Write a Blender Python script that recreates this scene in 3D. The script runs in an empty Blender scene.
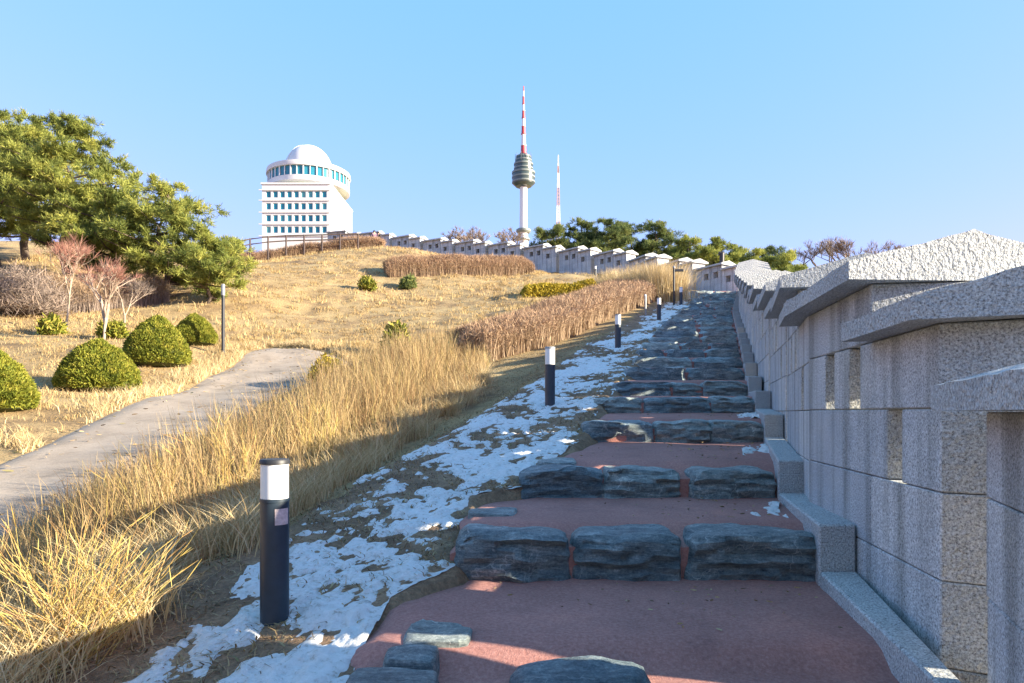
import bpy, bmesh, math, random
import numpy as np
from mathutils import Vector, Matrix, noise as mnoise

SC = bpy.context.scene
COL = SC.collection
R = math.radians
rng = np.random.default_rng(7)
random.seed(7)

# ------------------------------------------------------------------ camera, sky, sun, exposure
SUN_AZ = R(14.0)      # degrees behind the +x axis
SUN_EL = R(17.5)
cam_d = bpy.data.cameras.new("camera")
cam = bpy.data.objects.new("camera", cam_d)
COL.objects.link(cam)
cam.location = (0, 0, 0)
cam.rotation_euler = (R(90), 0, 0)
cam_d.sensor_width = 36.0
cam_d.lens = 24.0
cam_d.shift_y = 0.0693
cam_d.clip_start = 0.05
cam_d.clip_end = 12000
SC.camera = cam

w = bpy.data.worlds.new("World")
SC.world = w
w.use_nodes = True
nt = w.node_tree
sky = nt.nodes.new("ShaderNodeTexSky")
sky.sky_type = 'NISHITA'
sky.sun_disc = False
sky.sun_elevation = SUN_EL
sky.sun_rotation = math.atan2(math.cos(SUN_AZ), -math.sin(SUN_AZ))   # clockwise from +y
sky.altitude = 200
sky.air_density = 1.0
sky.dust_density = 0.5
sky.ozone_density = 2.0
bg = nt.nodes["Background"]
bg.inputs[1].default_value = 0.15
hs = nt.nodes.new("ShaderNodeHueSaturation")
hs.inputs["Saturation"].default_value = 1.22
nt.links.new(sky.outputs[0], hs.inputs["Color"])
# even out the sky's gradient channel by channel, as in the hazy bright photograph
sep = nt.nodes.new("ShaderNodeSeparateColor"); cmb = nt.nodes.new("ShaderNodeCombineColor")
nt.links.new(hs.outputs[0], sep.inputs[0])
for ch, (gain, ref, pw) in enumerate([(0.385, 0.44, 0.60), (0.84, 1.19, 0.22), (1.46, 2.1, 0.35)]):
    dv = nt.nodes.new("ShaderNodeMath"); dv.operation = 'DIVIDE'; dv.inputs[1].default_value = ref
    pm = nt.nodes.new("ShaderNodeMath"); pm.operation = 'POWER'; pm.inputs[1].default_value = pw
    mm = nt.nodes.new("ShaderNodeMath"); mm.operation = 'MULTIPLY'; mm.inputs[1].default_value = gain
    nt.links.new(sep.outputs[ch], dv.inputs[0]); nt.links.new(dv.outputs[0], pm.inputs[0]); nt.links.new(pm.outputs[0], mm.inputs[0])
    nt.links.new(mm.outputs[0], cmb.inputs[ch])
nt.links.new(cmb.outputs[0], bg.inputs[0])

sun_d = bpy.data.lights.new("sun", 'SUN')
sun_d.energy = 3.5
sun_d.angle = R(0.5)
sun_d.color = (1.0, 0.88, 0.66)
sun = bpy.data.objects.new("sun", sun_d)
COL.objects.link(sun)
to_sun = Vector((math.cos(SUN_AZ) * math.cos(SUN_EL), -math.sin(SUN_AZ) * math.cos(SUN_EL), math.sin(SUN_EL)))
sun.rotation_euler = to_sun.to_track_quat('Z', 'Y').to_euler()
sun.location = (60, -20, 40)

SC.view_settings.view_transform = 'Standard'
SC.view_settings.look = 'None'
SC.view_settings.gamma = 1.0
SC.view_settings.exposure = 2.38
SC.view_settings.use_curve_mapping = False
SC.render.engine = 'CYCLES'
SC.cycles.max_bounces = 8
SC.cycles.diffuse_bounces = 5
SC.cycles.transparent_max_bounces = 4

# ------------------------------------------------------------------ helpers
F = 683.0
HY = 412.5


def at(px, py, d):
    """point at depth d seen at photo position px, py"""
    return Vector(((px - 512) * d / F, d, (HY - py) * d / F))


def lerp_tab(tab):
    xs = np.array([t[0] for t in tab], float)
    ys = np.array([t[1] for t in tab], float)
    s0 = (ys[1] - ys[0]) / (xs[1] - xs[0])
    s1 = (ys[-1] - ys[-2]) / (xs[-1] - xs[-2])

    def f(x):
        x = np.asarray(x, float)
        r = np.interp(x, xs, ys)
        r = np.where(x < xs[0], ys[0] + (x - xs[0]) * s0, r)
        r = np.where(x > xs[-1], ys[-1] + (x - xs[-1]) * s1, r)
        return r
    return f


def sstep(a, b, x):
    t = np.clip((np.asarray(x, float) - a) / (b - a), 0, 1)
    return t * t * (3 - 2 * t)


_P = np.random.default_rng(11).random((256, 256))


def vnoise(x, y):
    x = np.asarray(x, float); y = np.asarray(y, float)
    xi = np.floor(x).astype(int); yi = np.floor(y).astype(int)
    fx = x - xi; fy = y - yi
    fx = fx * fx * (3 - 2 * fx); fy = fy * fy * (3 - 2 * fy)
    a = _P[xi & 255, yi & 255]; b = _P[(xi + 1) & 255, yi & 255]
    c = _P[xi & 255, (yi + 1) & 255]; d = _P[(xi + 1) & 255, (yi + 1) & 255]
    return (a * (1 - fx) + b * fx) * (1 - fy) + (c * (1 - fx) + d * fx) * fy


def fbm(x, y, o=4):
    s = 0; a = 0.5; n = 0
    for k in range(o):
        s = s + a * vnoise(x * 2 ** k + 17.3 * k, y * 2 ** k + 5.1 * k); n += a; a *= 0.5
    return s / n


def tag(o, label=None, cat=None, group=None, kind=None):
    if label: o["label"] = label
    if cat: o["category"] = cat
    if group: o["group"] = group
    if kind: o["kind"] = kind
    return o


def empty(name, loc=(0, 0, 0), rz=0.0):
    o = bpy.data.objects.new(name, None)
    o.empty_display_size = 0.2
    o.location = loc
    o.rotation_euler = (0, 0, rz)
    COL.objects.link(o)
    return o


def copy_tree(o, parent=None):
    c = o.copy()
    COL.objects.link(c)
    if parent is not None:
        c.parent = parent
    for ch in list(o.children):
        copy_tree(ch, c)
    return c


def link_mesh(name, me, mats, parent=None):
    o = bpy.data.objects.new(name, me)
    if not isinstance(mats, (list, tuple)): mats = [mats]
    for m in mats: me.materials.append(m)
    COL.objects.link(o)
    if parent is not None: o.parent = parent
    return o


class MB:
    """collects faces and links them as one mesh object"""
    def __init__(self):
        self.v = []; self.f = []; self.m = []

    def add(self, vs, fs, mi=0):
        b = len(self.v)
        self.v += [tuple(p) for p in vs]
        self.f += [tuple(i + b for i in f) for f in fs]
        self.m += [mi] * len(fs)

    def box(self, x0, x1, y0, y1, z0, z1, mi=0):
        vs = [(x0, y0, z0), (x1, y0, z0), (x1, y1, z0), (x0, y1, z0), (x0, y0, z1), (x1, y0, z1), (x1, y1, z1), (x0, y1, z1)]
        self.add(vs, [(0, 3, 2, 1), (4, 5, 6, 7), (0, 1, 5, 4), (1, 2, 6, 5), (2, 3, 7, 6), (3, 0, 4, 7)], mi)

    def tube(self, pts, rad, n=8, cap=True, mi=0):
        pts = [Vector(p) for p in pts]
        if not isinstance(rad, (list, tuple)): rad = [rad] * len(pts)
        vs = []; fs = []
        for i, p in enumerate(pts):
            t = (pts[min(i + 1, len(pts) - 1)] - pts[max(i - 1, 0)])
            t = t.normalized() if t.length > 1e-9 else Vector((0, 0, 1))
            a = Vector((1, 0, 0)) if abs(t.x) < 0.8 else Vector((0, 1, 0))
            u = t.cross(a).normalized(); v = t.cross(u)
            for k in range(n):
                an = 2 * math.pi * k / n
                vs.append(p + (u * math.cos(an) + v * math.sin(an)) * rad[i])
        for i in range(len(pts) - 1):
            for k in range(n):
                fs.append((i * n + k, i * n + (k + 1) % n, (i + 1) * n + (k + 1) % n, (i + 1) * n + k))
        if cap:
            fs.append(tuple(range(n))[::-1]); fs.append(tuple(range((len(pts) - 1) * n, len(pts) * n)))
        self.add(vs, fs, mi)

    def lathe(self, prof, n=32, c=(0, 0), mi=0, closed=True):
        vs = []; fs = []
        for r, z in prof:
            for k in range(n):
                an = 2 * math.pi * k / n
                vs.append((c[0] + r * math.cos(an), c[1] + r * math.sin(an), z))
        for i in range(len(prof) - 1):
            for k in range(n):
                fs.append((i * n + k, i * n + (k + 1) % n, (i + 1) * n + (k + 1) % n, (i + 1) * n + k))
        if closed:
            fs.append(tuple(range(n))[::-1]); fs.append(tuple(range((len(prof) - 1) * n, len(prof) * n)))
        self.add(vs, fs, mi)

    def build(self, name, mats, parent=None, smooth=None, bevel=None):
        me = bpy.data.meshes.new(name)
        me.from_pydata(self.v, [], self.f)
        me.polygons.foreach_set("material_index", self.m)
        if bevel:
            bm = bmesh.new(); bm.from_mesh(me)
            bmesh.ops.bevel(bm, geom=list(bm.edges), offset=bevel, segments=1, affect='EDGES', clamp_overlap=True)
            bm.to_mesh(me); bm.free()
        if smooth is not None:
            me.polygons.foreach_set("use_smooth", [True] * len(me.polygons))
            try: me.set_sharp_from_angle(angle=R(smooth))
            except Exception: pass
        me.update()
        return link_mesh(name, me, mats, parent)


def ribbons(P, rnd, quads_w, side):
    """P: (N,S,3) centre lines, quads_w: (N,S) half widths, side: (N,3) unit. returns verts, faces, rnd per vertex"""
    N, S, _ = P.shape
    L = P - side[:, None, :] * quads_w[:, :, None]
    Rr = P + side[:, None, :] * quads_w[:, :, None]
    V = np.stack([L, Rr], axis=2).reshape(N * S * 2, 3)
    base = (np.arange(N) * S * 2)[:, None]
    i = np.arange(S - 1)[None, :] * 2
    a = base + i
    Q = np.stack([a, a + 1, a + 3, a + 2], axis=2).reshape(-1, 4)
    rv = np.repeat(rnd, S * 2)
    return V, Q, rv


def np_mesh(name, V, Q, rv, mat, parent=None, tip=None):
    me = bpy.data.meshes.new(name)
    nv = len(V); nf = len(Q)
    me.vertices.add(nv); me.vertices.foreach_set("co", np.ascontiguousarray(V, dtype=np.float32).ravel())
    me.loops.add(nf * 4); me.loops.foreach_set("vertex_index", np.ascontiguousarray(Q, dtype=np.int32).ravel())
    me.polygons.add(nf)
    me.polygons.foreach_set("loop_start", np.arange(nf, dtype=np.int32) * 4)
    me.polygons.foreach_set("loop_total", np.full(nf, 4, dtype=np.int32))
    at_ = me.attributes.new("rnd", 'FLOAT', 'POINT')
    at_.data.foreach_set("value", np.ascontiguousarray(rv, dtype=np.float32))
    me.update(calc_edges=True)
    return link_mesh(name, me, mat, parent)


def blades(base, h, lean, wid, S=4, bend=1.0, rnd=None, g=None):
    """upright curved blades. base (N,3), h (N), lean (N,2) horizontal offset of the tip, wid (N)"""
    g = g or rng
    N = len(base)
    t = np.linspace(0, 1, S)
    P = np.zeros((N, S, 3))
    P[:, :, 0] = base[:, None, 0] + lean[:, None, 0] * (t ** (1 + bend))[None]
    P[:, :, 1] = base[:, None, 1] + lean[:, None, 1] * (t ** (1 + bend))[None]
    drop = np.hypot(lean[:, 0], lean[:, 1]) / np.maximum(h, 1e-4)
    P[:, :, 2] = base[:, None, 2] + h[:, None] * (t[None] - 0.35 * np.clip(drop, 0, 1.6)[:, None] * t[None] ** 2.5)
    an = g.random(N) * 2 * np.pi
    side = np.stack([np.cos(an), np.sin(an), np.zeros(N)], 1)
    W = wid[:, None] * (1 - 0.85 * t[None] ** 1.5) * 0.5
    if rnd is None: rnd = g.random(N)
    return ribbons(P, rnd, W, side)


def shards(c, direc, ln, wid, rnd=None, g=None):
    """straight short leaf slivers from c along direc"""
    g = g or rng
    N = len(c)
    P = np.stack([c, c + direc * ln[:, None] * 0.55, c + direc * ln[:, None]], 1)
    r = g.normal(size=(N, 3))
    side = np.cross(direc, r); side /= np.maximum(np.linalg.norm(side, axis=1), 1e-6)[:, None]
    W = np.stack([wid * 0.35, wid * 0.5, wid * 0.12], 1)
    if rnd is None: rnd = g.random(N)
    return ribbons(P, rnd, W, side)


def join(parts):
    V = []; Q = []; Rv = []; b = 0
    for v, q, r in parts:
        V.append(v); Q.append(q + b); Rv.append(r); b += len(v)
    return np.concatenate(V), np.concatenate(Q), np.concatenate(Rv)


# ------------------------------------------------------------------ materials
def new_mat(name):
    m = bpy.data.materials.new(name)
    m.use_nodes = True
    t = m.node_tree
    return m, t, t.nodes["Principled BSDF"]


def ramp(t, stops, fac):
    r = t.nodes.new("ShaderNodeValToRGB")
    e = r.color_ramp.elements
    while len(e) > 1: e.remove(e[-1])
    e[0].position = stops[0][0]; e[0].color = (*stops[0][1], 1)
    for p, c in stops[1:]:
        k = e.new(p); k.color = (*c, 1)
    t.links.new(fac, r.inputs[0])
    return r.outputs[0]


def noise_tex(t, scale, detail=4, rough=0.6, vec=None, stretch=None):
    n = t.nodes.new("ShaderNodeTexNoise")
    n.inputs["Scale"].default_value = scale; n.inputs["Detail"].default_value = detail; n.inputs["Roughness"].default_value = rough
    if vec is None:
        c = t.nodes.new("ShaderNodeTexCoord"); vec = c.outputs["Object"]
    if stretch:
        mp = t.nodes.new("ShaderNodeMapping"); mp.inputs["Scale"].default_value = stretch
        t.links.new(vec, mp.inputs[0]); vec = mp.outputs[0]
    t.links.new(vec, n.inputs["Vector"])
    return n.outputs["Fac"]


def mix(t, a, b, fac, mode='MIX'):
    m = t.nodes.new("ShaderNodeMix"); m.data_type = 'RGBA'; m.blend_type = mode
    for s, v in ((m.inputs[0], fac), (m.inputs[6], a), (m.inputs[7], b)):
        if hasattr(v, "default_value") or hasattr(v, "is_linked"): t.links.new(v, s)
        elif isinstance(v, (int, float)): s.default_value = v
        else: s.default_value = (*v, 1)
    return m.outputs[2]


def bump(t, b, h, strength, dist):
    n = t.nodes.new("ShaderNodeBump")
    n.inputs["Strength"].default_value = strength; n.inputs["Distance"].default_value = dist
    t.links.new(h, n.inputs["Height"])
    t.links.new(n.outputs[0], b.inputs["Normal"])


def simple(name, col, rough=0.6, metal=0.0, var=0.12, scale=6.0):
    m, t, b = new_mat(name)
    n = noise_tex(t, scale, 5)
    lo = tuple(c * (1 - var) for c in col); hi = tuple(min(1, c * (1 + var)) for c in col)
    t.links.new(ramp(t, [(0.3, lo), (0.7, hi)], n), b.inputs["Base Color"])
    b.inputs["Roughness"].default_value = rough; b.inputs["Metallic"].default_value = metal
    return m


def granite(name, base, bstr, bdist, bscale, streak=0.0):
    m, t, b = new_mat(name)
    sp = noise_tex(t, 85, 4, 0.85)
    c1 = ramp(t, [(0.37, tuple(c * 0.22 for c in base)), (0.44, tuple(c * 0.72 for c in base)), (0.51, base), (0.60, tuple(min(1, c * 1.45) for c in base))], sp)
    ge = t.nodes.new("ShaderNodeNewGeometry")
    isl = ramp(t, [(0.0, (0.78, 0.79, 0.82)), (0.5, (0.97, 0.97, 0.97)), (1.0, (1.12, 1.08, 1.04))], ge.outputs["Random Per Island"])
    c1 = mix(t, c1, isl, 1.0, 'MULTIPLY')
    big = noise_tex(t, 1.3, 5)
    c2 = ramp(t, [(0.3, (0.80, 0.80, 0.82)), (0.7, (1.06, 1.03, 1.0))], big)
    c = mix(t, c1, c2, 1.0, 'MULTIPLY')
    if streak:
        st = noise_tex(t, 1.0, 4, 0.55, stretch=(4.5, 4.5, 0.25))
        cs = ramp(t, [(0.38, (1 - streak, 1 - streak, 1 - streak * 1.05)), (0.54, (1, 1, 1))], st)
        c = mix(t, c, cs, 1.0, 'MULTIPLY')
        oi = t.nodes.new("ShaderNodeObjectInfo")
    t.links.new(c, b.inputs["Base Color"])
    b.inputs["Roughness"].default_value = 0.85
    n = noise_tex(t, bscale, 4, 0.6)
    bump(t, b, n, bstr, bdist)
    return m


def leafy(name, stops, trans=0.25, rough=0.7):
    m, t, b = new_mat(name)
    a = t.nodes.new("ShaderNodeAttribute"); a.attribute_name = "rnd"
    c = ramp(t, stops, a.outputs["Fac"])
    t.links.new(c, b.inputs["Base Color"])
    b.inputs["Roughness"].default_value = rough
    b.inputs["Specular IOR Level"].default_value = 0.2
    if trans:
        tr = t.nodes.new("ShaderNodeBsdfTranslucent"); t.links.new(c, tr.inputs[0])
        mx = t.nodes.new("ShaderNodeMixShader"); mx.inputs[0].default_value = trans
        t.links.new(b.outputs[0], mx.inputs[1]); t.links.new(tr.outputs[0], mx.inputs[2])
        t.links.new(mx.outputs[0], t.nodes["Material Output"].inputs[0])
    return m


M = {}
M['granite'] = granite("granite", (0.55, 0.585, 0.60), 0.6, 0.010, 70, streak=0.42)
M['granite_rough'] = granite("hammered granite", (0.54, 0.565, 0.57), 1.0, 0.032, 32)
M['kerb'] = granite("kerb granite", (0.42, 0.45, 0.465), 0.6, 0.02, 36)

# slate stair stones
m, t, b = new_mat("slate")
oi = t.nodes.new("ShaderNodeObjectInfo")
tc = t.nodes.new("ShaderNodeTexCoord")
off = t.nodes.new("ShaderNodeVectorMath"); off.operation = 'ADD'
sc_ = t.nodes.new("ShaderNodeVectorMath"); sc_.operation = 'SCALE'; sc_.inputs[0].default_value = (31.0, 17.0, 9.0)
t.links.new(oi.outputs["Random"], sc_.inputs["Scale"])
t.links.new(tc.outputs["Object"], off.inputs[0]); t.links.new(sc_.outputs[0], off.inputs[1])
vec = off.outputs[0]
ly = noise_tex(t, 4.5, 14, 0.82, vec, stretch=(0.9, 1.8, 4.2))
c1 = ramp(t, [(0.34, (0.045, 0.060, 0.072)), (0.44, (0.14, 0.175, 0.19)), (0.53, (0.25, 0.29, 0.30)), (0.61, (0.44, 0.47, 0.46)), (0.70, (0.60, 0.60, 0.57))], ly)
gr = noise_tex(t, 55, 4, 0.75, vec)
c1 = mix(t, c1, ramp(t, [(0.3, (0.55, 0.57, 0.6)), (0.55, (1, 1, 1)), (0.75, (1.5, 1.48, 1.42))], gr), 1.0, 'MULTIPLY')
dn = t.nodes.new("ShaderNodeTexNoise"); dn.inputs["Scale"].default_value = 4.0; dn.inputs["Detail"].default_value = 4
t.links.new(vec, dn.inputs["Vector"])
dsc = t.nodes.new("ShaderNodeVectorMath"); dsc.operation = 'SCALE'; dsc.inputs["Scale"].default_value = 0.6
t.links.new(dn.outputs["Color"], dsc.inputs[0])
add = t.nodes.new("ShaderNodeVectorMath"); add.operation = 'ADD'
t.links.new(vec, add.inputs[0]); t.links.new(dsc.outputs[0], add.inputs[1])
vr = t.nodes.new("ShaderNodeTexVoronoi"); vr.feature = 'DISTANCE_TO_EDGE'; vr.inputs["Scale"].default_value = 3.0
t.links.new(add.outputs[0], vr.inputs["Vector"])
vein = ramp(t, [(0.0, (1, 1, 1)), (0.010, (0.5, 0.5, 0.5)), (0.022, (0, 0, 0))], vr.outputs["Distance"])
vm = noise_tex(t, 1.7, 2, 0.5, vec)
vmr = ramp(t, [(0.46, (0, 0, 0)), (0.58, (0.8, 0.8, 0.8))], vm)
vf = mix(t, vein, vmr, 1.0, 'MULTIPLY')
c2 = mix(t, c1, (0.55, 0.56, 0.55), vf)
tint = ramp(t, [(0.0, (1.0, 1.15, 1.25)), (0.5, (1.45, 1.5, 1.5)), (1.0, (1.8, 1.8, 1.7))], oi.outputs["Random"])
t.links.new(mix(t, c2, tint, 1.0, 'MULTIPLY'), b.inputs["Base Color"])
b.inputs["Roughness"].default_value = 0.5
bump(t, b, noise_tex(t, 6.0, 14, 0.8, vec, stretch=(1.0, 1.4, 4.0)), 1.0, 0.10)
M['slate'] = m

# red stair surfacing
m, t, b = new_mat("red surfacing")
g1 = noise_tex(t, 48, 5, 0.8); g2 = noise_tex(t, 1.6, 8, 0.7)
c1 = ramp(t, [(0.3, (0.27, 0.115, 0.096)), (0.5, (0.39, 0.175, 0.147)), (0.7, (0.50, 0.26, 0.22))], g1)
c2 = ramp(t, [(0.25, (0.60, 0.62, 0.66)), (0.42, (0.88, 0.88, 0.88)), (0.55, (1, 1, 1)), (0.75, (1.25, 1.18, 1.10))], g2)
t.links.new(mix(t, c1, c2, 1.0, 'MULTIPLY'), b.inputs["Base Color"])
b.inputs["Roughness"].default_value = 0.95
bump(t, b, g1, 0.6, 0.012)
M['red'] = m

# ground: dry turf and earth
m, t, b = new_mat("dry turf")
n1 = noise_tex(t, 0.55, 6, 0.65); n2 = noise_tex(t, 14, 5, 0.7)
c1 = ramp(t, [(0.30, (0.13, 0.085, 0.043)), (0.42, (0.27, 0.18, 0.083)), (0.55, (0.38, 0.27, 0.125)), (0.72, (0.46, 0.34, 0.165))], n1)
c2 = ramp(t, [(0.30, (0.42, 0.40, 0.36)), (0.5, (0.95, 0.95, 0.95)), (0.7, (1.22, 1.2, 1.15))], n2)
t.links.new(mix(t, c1, c2, 1.0, 'MULTIPLY'), b.inputs["Base Color"])
b.inputs["Roughness"].default_value = 0.95
bump(t, b, n2, 1.0, 0.06)
M['turf'] = m

m, t, b = new_mat("verge soil")
n1 = noise_tex(t, 2.3, 6, 0.65); n2 = noise_tex(t, 38, 4, 0.7)
c1 = ramp(t, [(0.3, (0.12, 0.074, 0.045)), (0.5, (0.27, 0.175, 0.105)), (0.7, (0.42, 0.29, 0.18))], n1)
c2 = ramp(t, [(0.3, (0.55, 0.55, 0.55)), (0.7, (1.25, 1.2, 1.15))], n2)
t.links.new(mix(t, c1, c2, 1.0, 'MULTIPLY'), b.inputs["Base Color"])
b.inputs["Roughness"].default_value = 0.95
bump(t, b, n2, 1.0, 0.03)
M['soil'] = m

m, t, b = new_mat("pale paving")
n1 = noise_tex(t, 0.9, 9, 0.72); n2 = noise_tex(t, 30, 4, 0.7)
c1 = ramp(t, [(0.34, (0.20, 0.16, 0.12)), (0.46, (0.30, 0.24, 0.185)), (0.66, (0.38, 0.31, 0.245))], n1)
c2 = ramp(t, [(0.3, (0.82, 0.82, 0.82)), (0.7, (1.1, 1.1, 1.1))], n2)
t.links.new(mix(t, c1, c2, 1.0, 'MULTIPLY'), b.inputs["Base Color"])
b.inputs["Roughness"].default_value = 0.9
bump(t, b, n2, 0.4, 0.01)
M['paving'] = m

m, t, b = new_mat("snow")
n1 = noise_tex(t, 22, 6, 0.7)
t.links.new(ramp(t, [(0.32, (0.42, 0.38, 0.33)), (0.44, (0.70, 0.70, 0.69)), (0.7, (0.84, 0.84, 0.84))], n1), b.inputs["Base Color"])
b.inputs["Roughness"].default_value = 0.7
b.inputs["Subsurface Weight"].default_value = 0.0
bump(t, b, n1, 0.9, 0.04)
M['snow'] = m

M['tall_grass'] = leafy("tall dry grass", [(0.0, (0.14, 0.085, 0.045)), (0.22, (0.27, 0.165, 0.08)), (0.42, (0.39, 0.265, 0.13)), (0.6, (0.50, 0.38, 0.205)), (0.78, (0.42, 0.31, 0.125)), (0.88, (0.24, 0.21, 0.075)), (1.0, (0.62, 0.51, 0.31))], 0.3)
M['straw'] = leafy("pale straw", [(0.0, (0.36, 0.25, 0.12)), (0.4, (0.55, 0.42, 0.22)), (0.8, (0.66, 0.53, 0.31)), (1.0, (0.74, 0.62, 0.40))], 0.25)
M['short_grass'] = leafy("short dry lawn", [(0.0, (0.14, 0.09, 0.042)), (0.3, (0.32, 0.215, 0.095)), (0.7, (0.47, 0.34, 0.16)), (1.0, (0.58, 0.45, 0.24))], 0.25)
M['litter'] = leafy("dead leaf litter", [(0.0, (0.12, 0.08, 0.045)), (0.4, (0.30, 0.21, 0.11)), (0.85, (0.50, 0.38, 0.21)), (1.0, (0.13, 0.14, 0.05))], 0.15)
M['yellow_twig'] = leafy("yellow stems", [(0.0, (0.40, 0.22, 0.09)), (0.35, (0.50, 0.36, 0.10)), (0.7, (0.54, 0.44, 0.15)), (1.0, (0.46, 0.27, 0.14))], 0.1)
M['hedge_twig'] = leafy("bare hedge twigs", [(0.0, (0.13, 0.085, 0.055)), (0.4, (0.29, 0.20, 0.125)), (0.75, (0.42, 0.30, 0.19)), (1.0, (0.54, 0.40, 0.27))], 0.1)
M['hedge_tip'] = leafy("reddish hedge tips", [(0.0, (0.20, 0.115, 0.075)), (0.5, (0.36, 0.235, 0.145)), (1.0, (0.52, 0.37, 0.24))], 0.1)
M['pine'] = leafy("pine needles", [(0.0, (0.055, 0.085, 0.030)), (0.3, (0.18, 0.22, 0.055)), (0.7, (0.35, 0.37, 0.085)), (1.0, (0.50, 0.47, 0.12))], 0.4)
M['pine_dark'] = leafy("dark pine needles", [(0.0, (0.055, 0.095, 0.040)), (0.5, (0.16, 0.20, 0.065)), (1.0, (0.32, 0.33, 0.10))], 0.4)
M['ball'] = leafy("clipped shrub leaves", [(0.0, (0.06, 0.085, 0.012)), (0.4, (0.17, 0.19, 0.024)), (0.75, (0.30, 0.29, 0.04)), (1.0, (0.40, 0.33, 0.08))], 0.2)
M['gold'] = leafy("golden shrub leaves", [(0.0, (0.20, 0.15, 0.015)), (0.5, (0.36, 0.27, 0.02)), (1.0, (0.48, 0.37, 0.05))], 0.2)
M['bark'] = simple("bark", (0.10, 0.075, 0.055), 0.9, var=0.4, scale=9)
M['pale_bark'] = simple("pale bark", (0.34, 0.27, 0.21), 0.85, var=0.3, scale=9)
M['twig_red'] = leafy("red twigs", [(0.0, (0.20, 0.085, 0.065)), (0.6, (0.34, 0.17, 0.13)), (1.0, (0.42, 0.27, 0.20))], 0.1)
M['twig_grey'] = leafy("grey brown twigs", [(0.0, (0.15, 0.12, 0.10)), (0.6, (0.27, 0.215, 0.18)), (1.0, (0.36, 0.27, 0.21))], 0.1)
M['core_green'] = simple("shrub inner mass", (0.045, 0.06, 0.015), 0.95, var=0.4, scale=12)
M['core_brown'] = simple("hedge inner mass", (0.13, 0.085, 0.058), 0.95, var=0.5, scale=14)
M['navy'] = simple("navy painted metal", (0.022, 0.038, 0.058), 0.42, 0.0, var=0.15, scale=14)
M['lamp_white'] = simple("frosted white diffuser", (0.78, 0.78, 0.78), 0.35, var=0.03)
M['dark_metal'] = simple("dark metal", (0.035, 0.037, 0.042), 0.5, 0.3)
M['grey_metal'] = simple("grey metal", (0.28, 0.29, 0.30), 0.5, 0.3)
M['sticker'] = simple("faded pink sticker", (0.52, 0.43, 0.43), 0.6, var=0.25, scale=60)
M['white_wall'] = simple("white cladding", (0.60, 0.60, 0.60), 0.55, var=0.04, scale=0.4)
M['white_dome'] = simple("white dome panels", (0.60, 0.60, 0.60), 0.45, var=0.03, scale=0.4)
M['soffit'] = simple("greenish soffit", (0.50, 0.54, 0.46), 0.7, var=0.05)
M['frame_white'] = simple("white window frame", (0.68, 0.68, 0.68), 0.5, var=0.03)
m, t, b = new_mat("teal glazing")
oi = t.nodes.new("ShaderNodeObjectInfo")
t.links.new(ramp(t, [(0.0, (0.020, 0.15, 0.22)), (0.6, (0.03, 0.21, 0.29)), (1.0, (0.10, 0.30, 0.32))], oi.outputs["Random"]), b.inputs["Base Color"])
b.inputs["Roughness"].default_value = 0.12
M['glass'] = m
M['wood_dark'] = simple("dark stained wood", (0.07, 0.05, 0.045), 0.8, var=0.3)
M['tower_white'] = simple("tower white concrete", (0.70, 0.70, 0.69), 0.6, var=0.05, scale=0.2)
M['tower_red'] = simple("signal red paint", (0.45, 0.06, 0.07), 0.5, var=0.08, scale=0.2)
M['tower_glass'] = simple("tower pod dark glazing", (0.05, 0.075, 0.075), 0.3, var=0.25, scale=0.15)
M['tower_band'] = simple("tower pod pale bands", (0.17, 0.20, 0.19), 0.5, var=0.08)
M['mast_red'] = simple("mast faded red", (0.40, 0.25, 0.20), 0.6, var=0.1, scale=0.3)
M['skin'] = simple("skin", (0.45, 0.28, 0.20), 0.6)
M['cloth_dark'] = simple("dark jacket cloth", (0.035, 0.035, 0.045), 0.9)
M['cloth_plum'] = simple("plum jacket cloth", (0.20, 0.13, 0.19), 0.9)
M['hair'] = simple("black hair", (0.015, 0.013, 0.012), 0.6)

# ------------------------------------------------------------------ levels of the stair, wall line, terrain
G = lerp_tab([(0, -1.95), (3.08, -1.48), (4.69, -1.15), (6.5, -.81), (8.79, -.373), (10.75, 0), (12.25, .30), (14, .676), (15.6, 1.02), (17.9, 1.507),
              (19.95, 1.94), (22, 2.4), (25.1, 3.09), (28, 3.73), (34, 5.3), (41, 7.1), (46, 8.2), (60, 12.2)])
XL = lerp_tab([(0, -1.35), (3.35, -.80), (4.2, -.75), (4.69, -.39), (6.2, -.38), (6.5, .076), (8.79, .98), (10.75, 1.38), (12.3, 1.89), (16, 2.9), (19, 3.7), (24, 5.15), (28, 6.5), (34, 9.0), (41, 10.7)])
XW = lerp_tab([(-1, .55), (0.3, .95), (2.75, 1.93), (3.4, 2.13), (5.75, 2.50), (6.1, 2.66), (8.79, 3.5), (10.75, 4.08), (12.3, 4.5), (19, 6.6), (30, 9.95), (42, 14.2)])
XB = lerp_tab([(0, -2.4), (4.07, -1.42), (11.2, .62), (19.1, 2.96), (28, 6.03), (34, 8.41), (41, 10.2), (46, 11.5)])
rows = [1.6, 3.08, 4.69, 6.5, 8.79, 10.75, 12.25, 14.0, 15.6, 17.2, 18.7, 20.3, 21.9, 23.5, 25.1, 26.7, 28.3, 29.9, 31.5, 33.0, 34.5, 36.0, 37.5, 39.0, 40.5]
rise = [.26, .27, .31, .27, .26, .25] + [.25] * 30

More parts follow.
